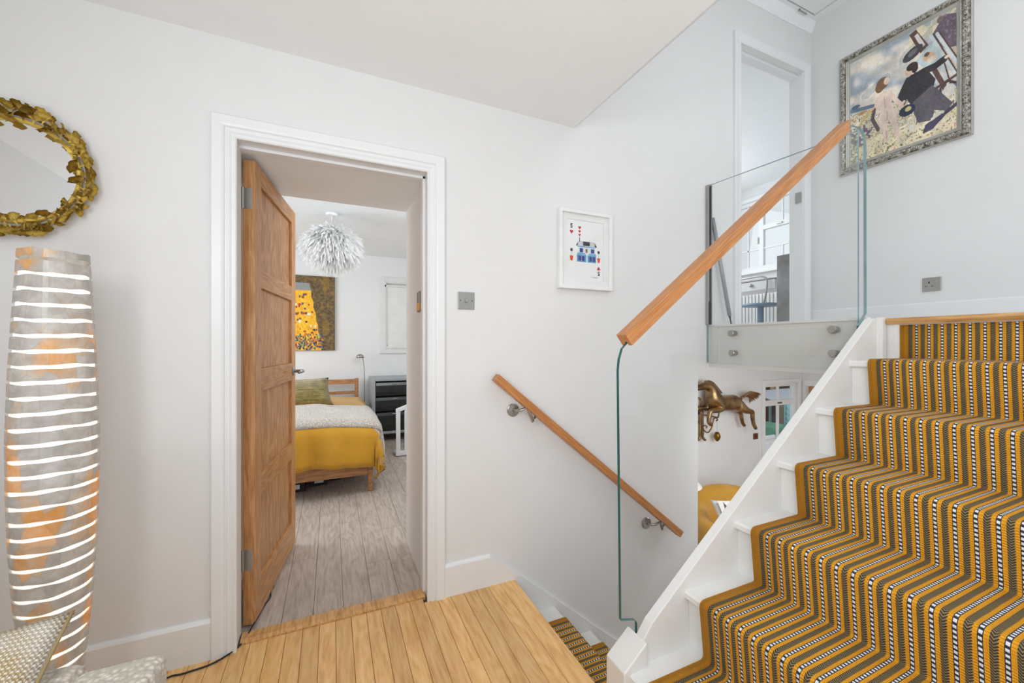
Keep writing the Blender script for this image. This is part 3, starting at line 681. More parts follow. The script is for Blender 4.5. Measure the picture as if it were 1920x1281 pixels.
Q.ell(.60, .345, .042, .042, (226, 194, 170)); Q.ell(.625, .318, .052, .035, (64, 52, 50)); Q.ell(.65, .34, .03, .045, (64, 52, 50)); Q.ell(.58, .69, .075, .05, (50, 58, 80)); Q.ell(.59, .68, .03, .02, (206, 198, 130)); Q.line([(.55, .60), (.51, .63)], .014, (230, 204, 182))
sn, sh = (232, 210, 196), (200, 172, 158)
Q.ell(.345, .345, .065, .055, (126, 98, 70)); Q.ell(.385, .34, .028, .035, (230, 204, 186)); Q.ell(.315, .37, .045, .05, (126, 98, 70))
Q.poly([(.28, .455), (.36, .425), (.42, .44), (.45, .50), (.43, .57), (.47, .64), (.31, .66), (.32, .58), (.27, .52)], sn)
Q.ell(.355, .665, .058, .05, sn); Q.ell(.43, .665, .056, .05, sn); Q.line([(.392, .63), (.392, .705)], .004, sh); Q.line([(.36, .48), (.37, .59)], .004, sh)
Q.poly([(.298, .67), (.39, .69), (.39, .79), (.405, .90), (.37, .905), (.345, .80)], sn); Q.poly([(.395, .69), (.485, .67), (.49, .78), (.535, .91), (.49, .925), (.45, .80)], sn)
Q.line([(.42, .46), (.47, .55), (.53, .62)], .019, sn); Q.line([(.285, .48), (.27, .55), (.30, .60)], .016, sn); Q.line([(.38, .80), (.39, .89)], .004, sh); Q.line([(.26, .56), (.24, .64), (.30, .76)], .018, (100, 88, 90)); Q.line([(.10, .65), (.18, .58), (.25, .54)], .012, (222, 190, 120))
Q.ell(.62, .86, .02, .03, (236, 234, 226))
Q.a *= (.90+.18*n2[..., None]); Q.a += (g2[..., None]-.5)*16
Q.build('canvas', (3.392, PY1-.066, PZ1-.066), (0, -(PY1-PY0-.132), 0), (0, 0, -(PZ1-PZ0-.132)), bp, OIL)
B('backboard', flat('backboard', (150, 130, 104), .8), bp, (3.394, 3.404, PY0+.06, PY1-.06, PZ0+.06, PZ1-.06))
# loft hatch and pole
lh = thing('loft_hatch', 'flush white loft hatch in the corner of the upper ceiling', 'hatch', (2.99, 1.52, 3.7))
B('hatch_panel', CEIL, lh, (2.648, 3.327, 1.208, 1.830, 3.704, 3.73), bevel=.001)
B('shadow_gap', BLACK, lh, (2.641, 3.334, 1.201, 1.8375, 3.735, 3.75))
B('catch', STEEL, lh, (3.16, 3.17, 1.838, 1.850, 3.688, 3.699), (3.18, 3.26, 1.846, 1.850, 3.692, 3.699))
lp = thing('loft_pole', 'slim grey loft pole leaning on the wall behind the glass', 'pole', (2.435, 1.86, LAND))
pa, pb, pc = Vector((2.300, 1.882, 2.05)), Vector((2.432, 1.858, 1.405)), Vector((2.448, 1.855, LAND+.004))
MB().tube([pa, pb], .0125, 12).build('tube', GREYF, lp, smooth=True); MB().tube([pb, pb+(pc-pb)*.3, pc], [.008, .0045, .004], 10).build('hook_tip', DARKM, lp, smooth=True)
# ================================================================ MIRROR
mc = Vector((-.966, 1.899, 1.791)); MR = .165
mi = thing('round_mirror', 'round mirror with a wreath frame of golden ginkgo leaves', 'mirror', tuple(mc))
MB().lathe([(.001, -.012), (MR, -.012), (MR, -.002), (.001, -.002)], mc, 64, 'Y').build('mirror_glass', MIRROR, mi)
m = MB(); m.loft([[(mc.x+(MR+.004+.007*math.cos(b))*math.cos(a), mc.y-.014+.009*math.sin(b), mc.z+(MR+.004+.007*math.cos(b))*math.sin(a)) for b in [2*PI*j/10 for j in range(10)]] for a in [2*PI*i/72 for i in range(73)]], caps=False); m.build('ring', GOLD, mi, smooth=True)
m = MB(); m.loft([[(mc.x+(MR+.023+.004*math.cos(b))*math.cos(a), mc.y-.010+.005*math.sin(b), mc.z+(MR+.023+.004*math.cos(b))*math.sin(a)) for b in [2*PI*j/8 for j in range(8)]] for a in [2*PI*i/72 for i in range(73)]], caps=False); m.build('twig_ring', GOLDD, mi, smooth=True)
def leaf_mesh(seed):
    rr = random.Random(seed); bm = bmesh.new(); n = 9; rows = []
    for lev, r in ((0, .15), (1, .6), (2, 1.0)):
        row = []
        for i in range(n):
            a = (i/(n-1)-.5)*2.3; rad_ = r*.024*(1+(.05*math.cos(i*PI+seed) if lev == 2 else 0)-(.16 if (lev == 2 and i == n//2) else 0))
            row.append(bm.verts.new((rad_*math.sin(a), -.008*r*r+.0016*math.cos(i*PI)*r, rad_*math.cos(a))))
        rows.append(row)
    for a, b in zip(rows, rows[1:]):
        for i in range(n-1): f = bm.faces.new([a[i], a[i+1], b[i+1], b[i]]); f.smooth = True
    s0 = bm.verts.new((0, .002, -.014)); f = bm.faces.new([rows[0][0], rows[0][n//2], rows[0][-1], s0])
    bmesh.ops.solidify(bm, geom=bm.faces[:], thickness=.0012)
    me = bpy.data.meshes.new('leaf'); bm.to_mesh(me); bm.free(); me.materials.append(GOLD); return me
LM = [leaf_mesh(i) for i in range(3)]
random.seed(11)
for i in range(126):
    a = 2*PI*(i+.5*random.random())/126; lane = (i % 3)
    rad_ = MR+(.010, .024, .034)[lane]+random.uniform(-.003, .003)
    o = bpy.data.objects.new('leaf', LM[i % 3]); COL.objects.link(o); o.parent = mi
    o.location = (rad_*math.cos(a), -.024-(.006 if lane == 1 else 0)-random.random()*.008, rad_*math.sin(a))
    tw = random.uniform(-.9, .9); outw = a+(PI if lane == 0 and random.random() < .5 else 0)+tw
    o.rotation_euler = (random.uniform(-.35, .35), -(outw-PI/2), random.uniform(-.4, .4)); s_ = random.uniform(.85, 1.2); o.scale = (s_, s_, s_)
# ================================================================ CAPIZ LAMP
LX, LYY = -.730, 1.60
la = thing('floor_lamp', 'tall capiz shell column lamp glowing through wavy bands', 'lamp', (LX, LYY, 0))
def LR(z):
    P_ = [(0, .048), (.1, .050), (.24, .058), (.38, .070), (.5, .079), (.65, .0865), (.8, .0905), (.95, .0915), (1.1, .088), (1.25, .082), (1.38, .0755), (1.48, .071)]
    for (a, ra), (b, rb) in zip(P_, P_[1:]):
        if z <= b: t_ = (z-a)/(b-a); return ra+(rb-ra)*t_
    return P_[-1][1]
t = NT('lamp_glow'); t.set((1, .9, .75), .5); t.put(t.b.inputs['Emission Color'], (1.0, .92, .80)); t.b.inputs['Emission Strength'].default_value = 1.25; GLOW = t.m
m = MB(); m.lathe([(LR(z)-.006, z) for z in [.03+.0362*i for i in range(40)]], (LX, LYY, 0), 48); m.build('glowing_liner', GLOW, la, smooth=True)
def capiz():
    t = NT('capiz_shell'); v = t.mapping(t.coord(), (1, 1, 1.0)); cell = t.voro(t.mapping(t.coord(), (1, 1, .55)), 24, 'F1', 'Color', .75); d = t.voro(t.mapping(t.coord(), (1, 1, .55)), 24, 'DISTANCE_TO_EDGE', 'Distance', .75)
    sp = t.new('ShaderNodeSeparateXYZ'); t.put(sp.inputs[0], cell)
    nz = t.noise(t.coord(), 30, 4, .6)
    zz = t.new('ShaderNodeSeparateXYZ'); t.put(zz.inputs[0], t.coord())
    patch = t.math('ADD', t.math('MULTIPLY', sp.outputs[0], .32), t.math('MULTIPLY', t.noise(t.mapping(t.coord(), (1, 1, .8)), 7, 2), .9))
    patch = t.math('SUBTRACT', patch, t.math('MULTIPLY', zz.outputs[2], .07))
    om = t.ramp(patch, [(.58, (0, 0, 0)), (.72, (1, 1, 1))])
    grey = t.ramp(nz, [(.3, S(196, 192, 188)), (.55, S(222, 219, 215)), (.75, S(240, 239, 237))])
    oran = t.ramp(nz, [(.3, S(236, 184, 104)), (.7, S(244, 222, 184))])
    shade = t.math('ADD', .86, t.math('MULTIPLY', sp.outputs[1], .16))
    col = t.mix(om, grey, oran); hv = t.new('ShaderNodeHueSaturation'); t.put(hv.inputs['Color'], col); t.put(hv.inputs['Value'], shade); col = hv.outputs[0]
    col = t.mix(t.ramp(d, [(0, (.3, .3, .3)), (.05, (0, 0, 0))]), col, S(176, 166, 150))
    bs = t.b; t.put(bs.inputs['Base Color'], col); bs.inputs['Roughness'].default_value = .25
    trn = t.new('ShaderNodeBsdfTranslucent'); t.put(trn.inputs[0], t.mix(om, S(206, 200, 194), S(250, 196, 110)))
    mx = t.new('ShaderNodeMixShader'); mx.inputs[0].default_value = .30
    t.t.links.new(bs.outputs[0], mx.inputs[1]); t.t.links.new(trn.outputs[0], mx.inputs[2]); t.t.links.new(mx.outputs[0], t.n['Material Output'].inputs[0])
    t.bump(nz, .3, .002); return t.m
CAP = capiz()
PIT = .0425; zt_ = 1.478; i = 0
while zt_ > .05:
    zb_ = zt_-.0325 if i else zt_-.022
    m = MB(); n = 48; rings = []
    ph = random.uniform(0, 6); wv = lambda a, s: .0016*math.sin(3*a+s)+.0012*math.sin(7*a+1.7*s)
    for z_, dr2 in ((zb_, 0), (zt_, 0), (zt_, -.0035), (zb_, -.0035)):
        rings.append([(LX+(LR(z_)+dr2)*math.cos(a), LYY+(LR(z_)+dr2)*math.sin(a), z_+(wv(a, ph*.1+i*.3+(1.5 if z_ == zb_ else 0)))) for a in [2*PI*k/n for k in range(n)]])
    m.loft(rings+[rings[0]], caps=False); m.build('shell_band', CAP, la, smooth=False)
    zt_ = zb_-.0100; i += 1
MB().lathe([(.001, 0), (.062, 0), (.064, .006), (.060, .018), (.048, .028), (.001, .028)], (LX, LYY, 0), 40).build('base', BLINDW, la)
# lamp cord
cp = [(-.70, 1.66, .004)]+[tuple(onZ(px, py, .0045)) for px, py in ((300, 1279), (345, 1263), (395, 1246), (430, 1226), (452, 1208))]+[tuple(onZ(462, 1196, .006)), tuple(onZ(470, 1180, .0165)), tuple(onZ(480, 1163, .016)), tuple(onZ(497, 1134, .004)), tuple(onZ(507, 1120, .0036)), tuple(onZ(507, 1108, .0036)), (-.275, 2.34, .0036), (-.40, 2.46, .0036)]
def smoothpts(P, n=6):
    P = [Vector(p) for p in P]; out = []
    for i in range(len(P)-1):
        p0, p1, p2, p3 = P[max(i-1, 0)], P[i], P[i+1], P[min(i+2, len(P)-1)]
        for j in range(n):
            t_ = j/n; out.append(.5*((2*p1)+(p2-p0)*t_+(2*p0-5*p1+4*p2-p3)*t_*t_+(3*p1-p0-3*p2+p3)*t_**3))
    out.append(P[-1]); return out
tag(MB().tube(smoothpts(cp), .0032, 8).build('power_cord', BLACK, None, smooth=True), 'thin black cord running along the skirting and under the oak door', 'cord')
# ================================================================ ARMCHAIR + CUSHION
ac = thing('armchair', 'pale grey boucle armchair at the bottom left corner', 'armchair', (-.75, .6, 0))
def soft(name, x0, x1, y0, y1, z0, z1, mat, par, bv=.04):
    return B(name, mat, par, (x0, x1, y0, y1, z0, z1), bevel=bv, seg=5)
soft('seat', -1.0, -.42, .22, .96, .18, .43, BOUCLE, ac, .05)
soft('arm', -.425, -.290, .25, .995, .16, .620, BOUCLE, ac, .02); soft('arm', -1.12, -1.0, .25, .97, .16, .60, BOUCLE, ac, .035)
soft('backrest', -1.10, -.43, .965, 1.07, .20, .600, BOUCLE, ac, .03)
for a in (-1.05, -.38):
    for b in (.30, .93): MB().lathe([(.012, 0), (.02, .17)], (a, b, 0), 14).build('leg', OAKV, ac)
C0 = Vector((-.462, 1.080, .688)); e1 = Vector((-1, -.02, -.02)).normalized(); e2 = Vector((.03, -.78, -.60)).normalized(); nn = e1.cross(e2).normalized()
if nn.z < 0: nn = -nn
def knit():
    t = NT('chunky_knit'); uv = t.new('ShaderNodeUVMap'); uv.uv_map = 'UVMap'
    sp = t.new('ShaderNodeSeparateXYZ'); t.put(sp.inputs[0], uv.outputs[0])
    a = t.math('SINE', t.math('MULTIPLY', t.math('ADD', sp.outputs[0], t.math('MULTIPLY', t.noise(t.coord(), 20, 2), .012)), 2*PI*66)); b = t.math('SINE', t.math('ADD', t.math('MULTIPLY', sp.outputs[1], 2*PI*52), t.math('MULTIPLY', a, .6)))
    h = t.math('ADD', t.math('MULTIPLY', a, b), t.math('MULTIPLY', b, .5))
    nz = t.noise(t.coord(), 14, 3)
    c1 = t.ramp(h, [(.0, S(196, 184, 164)), (.25, S(228, 222, 212)), (.6, S(248, 246, 240))])
    c2 = t.ramp(h, [(.0, S(172, 144, 96)), (.3, S(214, 196, 156)), (.7, S(238, 231, 214))])
    col = t.mix(t.ramp(nz, [(.48, (0, 0, 0)), (.7, (.8, .8, .8))]), c1, c2)
    t.bump(h, .45, .004); return t.set(col, .95)
KNIT = knit()
def pillow(name, c, u_, v_, n_, W, H, T, mat, parent=None, N=18, ptf=None):
    """c = corner, u_/v_ edges, n_ normal"""
    bm = bmesh.new(); uvl = bm.loops.layers.uv.new('UVMap'); top = []; bot = []
    for i in range(N+1):
        ra, rb = [], []
        for j in range(N+1):
            a, b = i/N, j/N; A, Bq = 2*a-1, 2*b-1
            th = T/2*((1-A**2)*(1-Bq**2))**.42
            sa = A*(1-.07*(1-Bq*Bq)*abs(A)**1.0)*.5+.5; sb = Bq*(1-.07*(1-A*A)*abs(Bq))*.5+.5
            p = c+u_*(sa*W)+v_*(sb*H); edge = i in (0, N) or j in (0, N)
            va = bm.verts.new(p+n_*th); ra.append(va); rb.append(va if edge else bm.verts.new(p-n_*th))
        top.append(ra); bot.append(rb)
    for G in (top, bot):
        for i in range(N):
            for j in range(N):
                f = bm.faces.new([G[i][j], G[i+1][j], G[i+1][j+1], G[i][j+1]]); f.smooth = True
                for l, (a, b) in zip(f.loops, ((i, j), (i+1, j), (i+1, j+1), (i, j+1))): l[uvl].uv = (a/N, b/N)
    bmesh.ops.recalc_face_normals(bm, faces=bm.faces)
    me = bpy.data.meshes.new(name); bm.to_mesh(me); bm.free(); me.materials.append(mat); return link(name, me, parent)
cu = thing('cushion', 'chunky knit grey and mustard cushion leaning in the armchair', 'cushion', tuple(C0))
pillow('cover', C0, e1, e2, nn, .46, .42, .13, KNIT, cu)
seam = [C0+e2*(.42*s)+nn*.002+e1*(.004+.014*math.sin(PI*s)) for s in [k/12 for k in range(13)]]
MB().tube(seam, .0032, 8).build('piping', flat('piping', (160, 138, 98), .9), cu, smooth=True)
# ================================================================ BEDROOM
bed = thing('bed', 'low oak framed bed with slatted headboard in the bedroom', 'bed', (-.38, 4.5, 0))
BX0, BX1, BY0, BY1 = -1.05, .315, 3.50, 5.52
B('foot_rail', BEDWOOD, bed, (BX0, BX1-.045, BY0, BY0+.03, .14, .32), bevel=.003)
for sx in (BX0, BX1-.028): B('side_rail', BEDWOOD, bed, (sx, sx+.028, BY0+.05, BY1, .14, .32), bevel=.003)
for sx in (BX0, BX1-.045):
    m = MB(); m.loft([[(sx+a*k+.022*(1-k)*1, BY0+b*k+.01, z_) for a, b in ((0, 0), (.045, 0), (.045, .05), (0, .05))] for z_, k in ((0, .75), (.34, 1))]); m.build('leg', BEDWOOD, bed, bevel=.003)
    B('headboard_post', BEDWOOD, bed, (sx, sx+.045, BY1, BY1+.045, 0, .775), bevel=.003)
for z0, z1 in ((.705, .765), (.575, .615), (.45, .50)): B('headboard_slat', BEDWOOD, bed, (BX0+.045, BX1-.045, BY1+.008, BY1+.034, z0, z1), bevel=.002)
B('slat_base', BEDWOOD, bed, (BX0+.03, BX1-.03, BY0+.04, BY1, .24, .27))
B('mattress', PAPER, bed, (BX0+.03, BX1-.035, BY0+.04, BY1-.01, .272, .46), bevel=.03, seg=4)
def drape(name, mat, xe, y0, y1, ztop, dropx, dropy, rip, off, foot=True, N=46, M_=60, thick=.012, puff=.0, crown=.0, xl=-.9):
    bm = bmesh.new(); V = []
    for i in range(N+1):
        row = []
        ya = (y0-dropy)+(y1-y0+dropy)*i/N if foot else y0+(y1-y0)*i/N
        for j in range(M_+1):
            xa = xl+(xe+dropx-xl)*j/M_
            dx = max(0, xa-xe); dy = max(0, y0-ya) if foot else 0
            ex, ey = min(xa, xe), max(ya, y0) if foot else ya
            d = math.hypot(dx, dy); R2 = .055
            arc = lambda s: (R2*math.sin(min(s/R2, PI/2)))
            fall = (R2*(1-math.cos(min(d/R2, PI/2)))+max(0, d-R2*PI/2))
            ox = arc(dx) if dx else 0; oy = arc(dy) if dy else 0
            rp = min(1, d/.25)
            if dx > dy: ox += rip*rp*(math.sin(ya*19+1)+.6*math.sin(ya*37))+.03*rp
            elif dy > 0: oy += rip*rp*(math.sin(xa*15+.6)*math.sin(xa*5+1)+.6*math.sin(xa*27+2)+.25*math.sin(xa*49))+.03*rp
            z_ = ztop-fall+off+crown*math.sin(PI*min(1, max(0, (xe-ex)/.9)))+puff*(math.sin(ex*7+ey*3)*math.sin(ey*5+1))
            if d == 0: z_ += .003*math.sin(ex*23+ey*11)
            row.append(bm.verts.new((ex+ox, ey-oy, z_)))
        V.append(row)
    for i in range(N):
        for j in range(M_): f = bm.faces.new([V[i][j], V[i][j+1], V[i+1][j+1], V[i+1][j]]); f.smooth = True
    bmesh.ops.recalc_face_normals(bm, faces=bm.faces)
    me = bpy.data.meshes.new(name); bm.to_mesh(me); bm.free(); me.materials.append(mat)
    o = link(name, me); s_ = o.modifiers.new('solid', 'SOLIDIFY'); s_.thickness = thick; s_.offset = 1; return o
tag(drape('duvet', MUSTV, .285, 3.53, 5.40, .535, .30, .35, .030, 0, True, thick=.016, puff=.012, crown=.03), 'mustard velvet duvet hanging over the foot of the bed', 'duvet')
thr = tag(drape('throw', FLUFF, .300, 3.555, 4.42, .562, .40, .075, .010, 0, True, N=30, thick=.024, puff=.012, crown=.03), 'cream fleece throw spread across the mustard duvet', 'blanket')
hem = (drape('lining', flat('lilac_lining', (206, 196, 206), .8), .296, 3.545, 3.62, .552, .39, .095, .010, 0, True, N=8, thick=.008, puff=.012, crown=.03)); adopt(hem, thr); hem['label'] = 'pale lilac lining edge'
def ribbed():
    t = NT('ribbed_velvet'); uv = t.new('ShaderNodeUVMap'); uv.uv_map = 'UVMap'; sp = t.new('ShaderNodeSeparateXYZ'); t.put(sp.inputs[0], uv.outputs[0])
    h = t.math('SINE', t.math('MULTIPLY', sp.outputs[1], 2*PI*24)); nz = t.noise(t.coord(), 16, 3)
    col = t.ramp(t.math('ADD', t.math('MULTIPLY', h, .3), nz), [(.25, S(96, 80, 14)), (.55, S(170, 146, 40)), (.9, S(214, 196, 120))]); t.bump(h, .8, .006)
    return t.set(col, .75, Sheen_Weight=.6)
bc = thing('cushion', 'ribbed olive mustard velvet cushion propped on the bed', 'cushion', (-.42, 4.7, .55))
pillow('cover', Vector((.02, 4.55, .575)), Vector((-1, 0, 0)), Vector((-.16, .35, .92)).normalized(), Vector((0, -.93, .36)), .62, .31, .17, ribbed(), bc)
for i, (a, b) in enumerate(((-.28, .16), (-.10, .14), (.03, .10))):
    o = thing('storage_box', ['black box with a white label at the shadowed left under the bed', 'black box with a white label in the middle under the bed', 'small grey box with a pale label nearest the bed leg'][i], 'box', (a, 3.75, 0), 'boxes under the bed')
    B('body', [BLACK, BLACK, DARKM][i], o, (a-b/2, a+b/2, 3.72+.1*i, 4.0+.1*i, .001, .09), bevel=.004); B('label', PAPER, o, (a-b*.25, a+b*.25, 3.717+.1*i, 3.7195+.1*i, .025, .06))
# reading lamp
rl_ = thing('reading_lamp', 'slim chrome reading lamp with domed head beside the headboard', 'lamp', (.375, 5.6, 0))
MB().lathe([(.001, 0), (.058, 0), (.058, .012), (.02, .02), (.001, .02)], (.382, 5.58, 0), 28).build('base', STEEL, rl_)
MB().tube(smoothpts([(.39, 5.58, .02), (.39, 5.58, .5), (.388, 5.58, .85), (.375, 5.58, 1.0), (.36, 5.57, 1.05)]), .006, 10).build('stem', STEEL, rl_, smooth=True)
MB().lathe([(.001, .052), (.018, .050), (.042, .030), (.052, 0), (.048, 0), (.036, .026), (.001, .04)], (.335, 5.55, 1.035), 24).build('lamp_head', STEEL, rl_, smooth=True)
# black drawers
dr2_ = thing('chest_of_drawers', 'black three drawer chest in a grey metal frame by the far wall', 'drawers', (.72, 5.4, 0))
DX0, DX1, DY0, DY1 = .445, .98, 5.18, 5.62
B('body', GREYF, dr2_, (DX0, DX0+.045, DY0, DY1, 0, .79), (DX1-.045, DX1, DY0, DY1, 0, .79), (DX0+.045, DX1-.045, DY0, DY1, .755, .79), (DX0+.045, DX1-.045, DY0, DY1, .10, .13), (DX0+.045, DX1-.045, DY1-.02, DY1, .13, .755), bevel=.003)
for z0, z1 in ((.135, .375), (.38, .565), (.57, .75)):
    m = MB(); pr_ = [(DY0+.30, z0), (DY0+.012, z0), (DY0-.004, (z0+z1)/2-.04), (DY0-.006, z1-.05), (DY0+.004, z1-.015), (DY0+.03, z1-.006), (DY0+.30, z1-.006)]
    m.prism(pr_, DX0+.05, DX1-.05, 'YZ'); d_ = m.build('drawer', GREENB, dr2_, bevel=.002)
    B('handle', STEEL, d_, (.69, .75, DY0-.014, DY0-.002, z1-.035, z1-.025), bevel=.001)
# leaning white frame
wf = thing('white_frame', 'white wooden frame with upright bars leaning near the passage wall', 'frame', (.74, 4.42, 0)); wf.rotation_euler = (0, 0, 0)
m = MB(); m.prism([(.63, .012), (.675, .012), (.675, .50), (.63, .47)], 4.44, 4.47); m.build('upright', TRIM, wf, bevel=.002)
m = MB(); m.prism([(.63, .47), (.63, .515), (.98, .64), (.98, .60)], 4.44, 4.47); m.build('top_rail', TRIM, wf, bevel=.002)
m = MB(); m.prism([(.675, .012), (.98, .012), (.98, .06), (.675, .06)], 4.44, 4.47); m.build('bottom_rail', TRIM, wf, bevel=.002)
for a in (.72, .80, .88): B('bar', TRIM, wf, (a, a+.028, 4.447, 4.463, .06, .49+.3*(a-.66)), bevel=.002)
B('rear_foot', TRIM, wf, (.63, .655, 4.47, 4.62, .012, .035))
# canvas on far wall : generic gold mosaic on brown
cv = thing('canvas_picture', 'brown and gold abstract mosaic canvas above the bed', 'picture', (-.43, 5.69, 1.6))
B('stretcher', flat('canvas_edge', (70, 56, 34), .8), cv, (-.92, .038, 5.672, 5.699, 1.133, 2.078), bevel=.002)
Q = Print(160, 160, (96, 78, 44)); a1_, a2_, a3_ = Q.smooth(26), Q.smooth(60), Q.smooth(9)
Q.a = np.array((70, 56, 40))*(1-a2_[..., None])+np.array((136, 110, 60))*a2_[..., None]; Q.put(a1_ > .72, (156, 124, 44), .5); Q.put((a3_ > .6) & (Q.x > .85), (160, 124, 34), .5)
gold_ = (Q.x > .18) & (Q.x < .70+.17*np.clip(Q.y-.15, 0, 1)+.006*np.sin(Q.y*40)) & (Q.y > .10)
Q.put(gold_, (246, 184, 30)); Q.put(gold_ & (a2_ > .6), (255, 210, 66), .7); Q.put(gold_ & (a1_ < .25), (232, 150, 26), .7)
Q.put(gold_ & (Q.y < .20), (150, 150, 152)); 
rs = np.random.RandomState(8)
for i in range(90):
    cx, cy = rs.uniform(.2, .80), rs.uniform(.22, .78)
    if cx < .68+.17*(cy-.15): Q.ell(cx, cy, rs.uniform(.008, .02), rs.uniform(.008, .02), [(150, 60, 50), (90, 80, 120), (240, 236, 220), (70, 60, 60), (200, 70, 40)][i % 5])
for i in range(420):
    cx, cy = rs.uniform(.2, .86), rs.uniform(.78, .99); Q.ell(cx, cy, .009, .014, [(40, 110, 100), (60, 64, 110), (230, 140, 40), (90, 150, 120), (214, 96, 40), (60, 60, 50)][i % 6])
Q.build('canvas_print', (-.919, 5.6715, 2.077), (.956, 0, 0), (0, 0, -.943), cv, INK)
# wall cupboard panel
wc = thing('wall_cupboard', 'flush grey white cupboard door with moulded frame on the far bedroom wall', 'cupboard', (.88, 5.69, 1.6))
m = MB(); frame_ring(m, .59, 1.20, 1.085, 2.128, 5.675, 5.70, .07); m.build('frame', flat('cupboard_paint', (222, 222, 220), .5), wc, bevel=.004)
m = MB(); frame_ring(m, .655, 1.135, 1.15, 2.06, 5.668, 5.69, .022); m.box(.655, 1.135, 5.668, 5.69, 1.99, 2.02); m.build('inner_bead', flat('cupboard_paint2', (216, 216, 213), .5), wc, bevel=.003)
B('door', flat('cupboard_paint3', (228, 228, 226), .5), wc, (.677, 1.113, 5.682, 5.699, 1.172, 1.99))
MB().ell((.69, 5.68, 1.20), .006, .006, .006).build('knob', DARKM, wc)
# feather pendant
pc_ = Vector((0.0, 3.99, 0))
pe = thing('pendant_light', 'white feather ball pendant hanging from the bedroom ceiling', 'pendant', (0, 3.99, 2.4))
MB().lathe([(.001, 0), (.048, 0), (.05, -.006), (.046, -.022), (.012, -.028), (.001, -.028)], (0, 3.99, 2.399), 28).build('ceiling_rose', BLINDW, pe)
MB().tube([(0, 3.99, 2.375), (0, 3.99, 2.27)], .003, 8).build('cord', BLINDW, pe)
MB().ell((0, 3.99, 2.13), .17, .17, .12).build('shade_core', flat('shade_core', (236, 236, 236), .9), pe, smooth=True)
random.seed(21); bm = bmesh.new()
for i in range(2600):
    th_ = math.acos(random.uniform(-.98, .98)); a = random.uniform(0, 2*PI)
    nrm = Vector((math.sin(th_)*math.cos(a), math.sin(th_)*math.sin(a), math.cos(th_)))
    base_ = Vector((0, 3.99, 2.12))+Vector((nrm.x*.17, nrm.y*.17, nrm.z*.13))
    d = (nrm+Vector((random.uniform(-.6, .6), random.uniform(-.6, .6), random.uniform(-.9, .2)))).normalized()
    L = random.uniform(.07, .125); wd = random.uniform(.007, .014); sd = d.cross(Vector((random.uniform(-1, 1), random.uniform(-1, 1), random.uniform(-1, 1)))).normalized()
    prev = None
    for j in range(5):
        s_ = j/4; p = base_+d*(L*s_)+Vector((0, 0, -.045*s_*s_)); ww = wd*(math.sin(PI*(.12+.80*s_)))
        up2 = nrm*(.005*math.sin(PI*s_))
        a_, b_ = bm.verts.new(p+sd*ww), bm.verts.new(p-sd*ww+up2)
        if prev: f = bm.faces.new([prev[0], prev[1], b_, a_]); f.smooth = True
        prev = (a_, b_)
me = bpy.data.meshes.new('feathers'); bm.to_mesh(me); bm.free()
t = NT('feather'); t.set(S(250, 250, 250), .8); trn = t.new('ShaderNodeBsdfTranslucent'); trn.inputs[0].default_value = (.95, .95, .95, 1); mx = t.new('ShaderNodeMixShader'); mx.inputs[0].default_value = .55
t.t.links.new(t.b.outputs[0], mx.inputs[1]); t.t.links.new(trn.outputs[0], mx.inputs[2]); t.t.links.new(mx.outputs[0], t.n['Material Output'].inputs[0]); me.materials.append(t.m)
fo = link('feathers', me, pe); fo['kind'] = 'stuff'
# ================================================================ LOWER ROOM
hs = thing('horse_sculpture', 'leaping bronze horse wall sculpture with scroll bracket', 'sculpture', (4.0, 3.3, .7))
HY = 3.27
def hp(cx, cy, dy=0): p = onY(1280+cx/9.15, 700+cy/9.15, HY); p.y += dy; return p
def skin(name, chains, mat, parent, sub=2, root=0, rscale=.74):
    vs, es, rs_ = [], [], []; idx = {}
    for ch in chains:
        pv = None
        for (p, r) in ch:
            key = tuple(round(k, 4) for k in p)
            if key not in idx: idx[key] = len(vs); vs.append(tuple(p)); rs_.append(r)
            if pv is not None and pv != idx[key]: es.append((pv, idx[key]))
            pv = idx[key]
    me = bpy.data.meshes.new(name); me.from_pydata(vs, es, []); me.materials.append(mat)
    o = link(name, me, parent); sk_ = o.modifiers.new('skin', 'SKIN'); sk_.use_smooth_shade = True
    for i, r in enumerate(rs_):
        rr = (r*rscale, r*rscale); me.skin_vertices[0].data[i].radius = rr; me.skin_vertices[0].data[i].use_root = (i == root)
    s_ = o.modifiers.new('sub', 'SUBSURF'); s_.levels = sub; s_.render_levels = sub; return o
K = .0083   # metres per crop unit at the horse
sh_, hip = hp(500, 505), hp(985, 480)
U = .00073
body = [(hip, 132*U), (hp(880, 500), 138*U), (hp(760, 512), 142*U), (hp(620, 515), 145*U), (sh_, 125*U), (hp(515, 400), 118*U), (hp(508, 310), 104*U), (hp(455, 225), 80*U), (hp(385, 212), 66*U), (hp(320, 232), 56*U), (hp(240, 255), 46*U), (hp(180, 268), 30*U)]
fl1 = [(sh_, 125*U), (hp(570, 610, -.05), 71*U), (hp(480, 625, -.06), 44*U), (hp(395, 635, -.06), 39*U), (hp(375, 740, -.06), 33*U), (hp(370, 830, -.06), 36*U), (hp(425, 880, -.06), 33*U)]
fl2 = [(sh_, 125*U), (hp(470, 600, .04), 65*U), (hp(360, 612, .04), 39*U), (hp(288, 610, .04), 36*U), (hp(275, 720, .04), 26*U), (hp(270, 820, .04), 28*U), (hp(310, 870, .04), 39*U)]
rl1 = [(hip, 132*U), (hp(960, 600, -.05), 85*U), (hp(1060, 640, -.05), 52*U), (hp(1130, 645, -.05), 39*U), (hp(1130, 760, -.05), 33*U), (hp(1150, 870, -.05), 32*U), (hp(1195, 950, -.05), 31*U)]
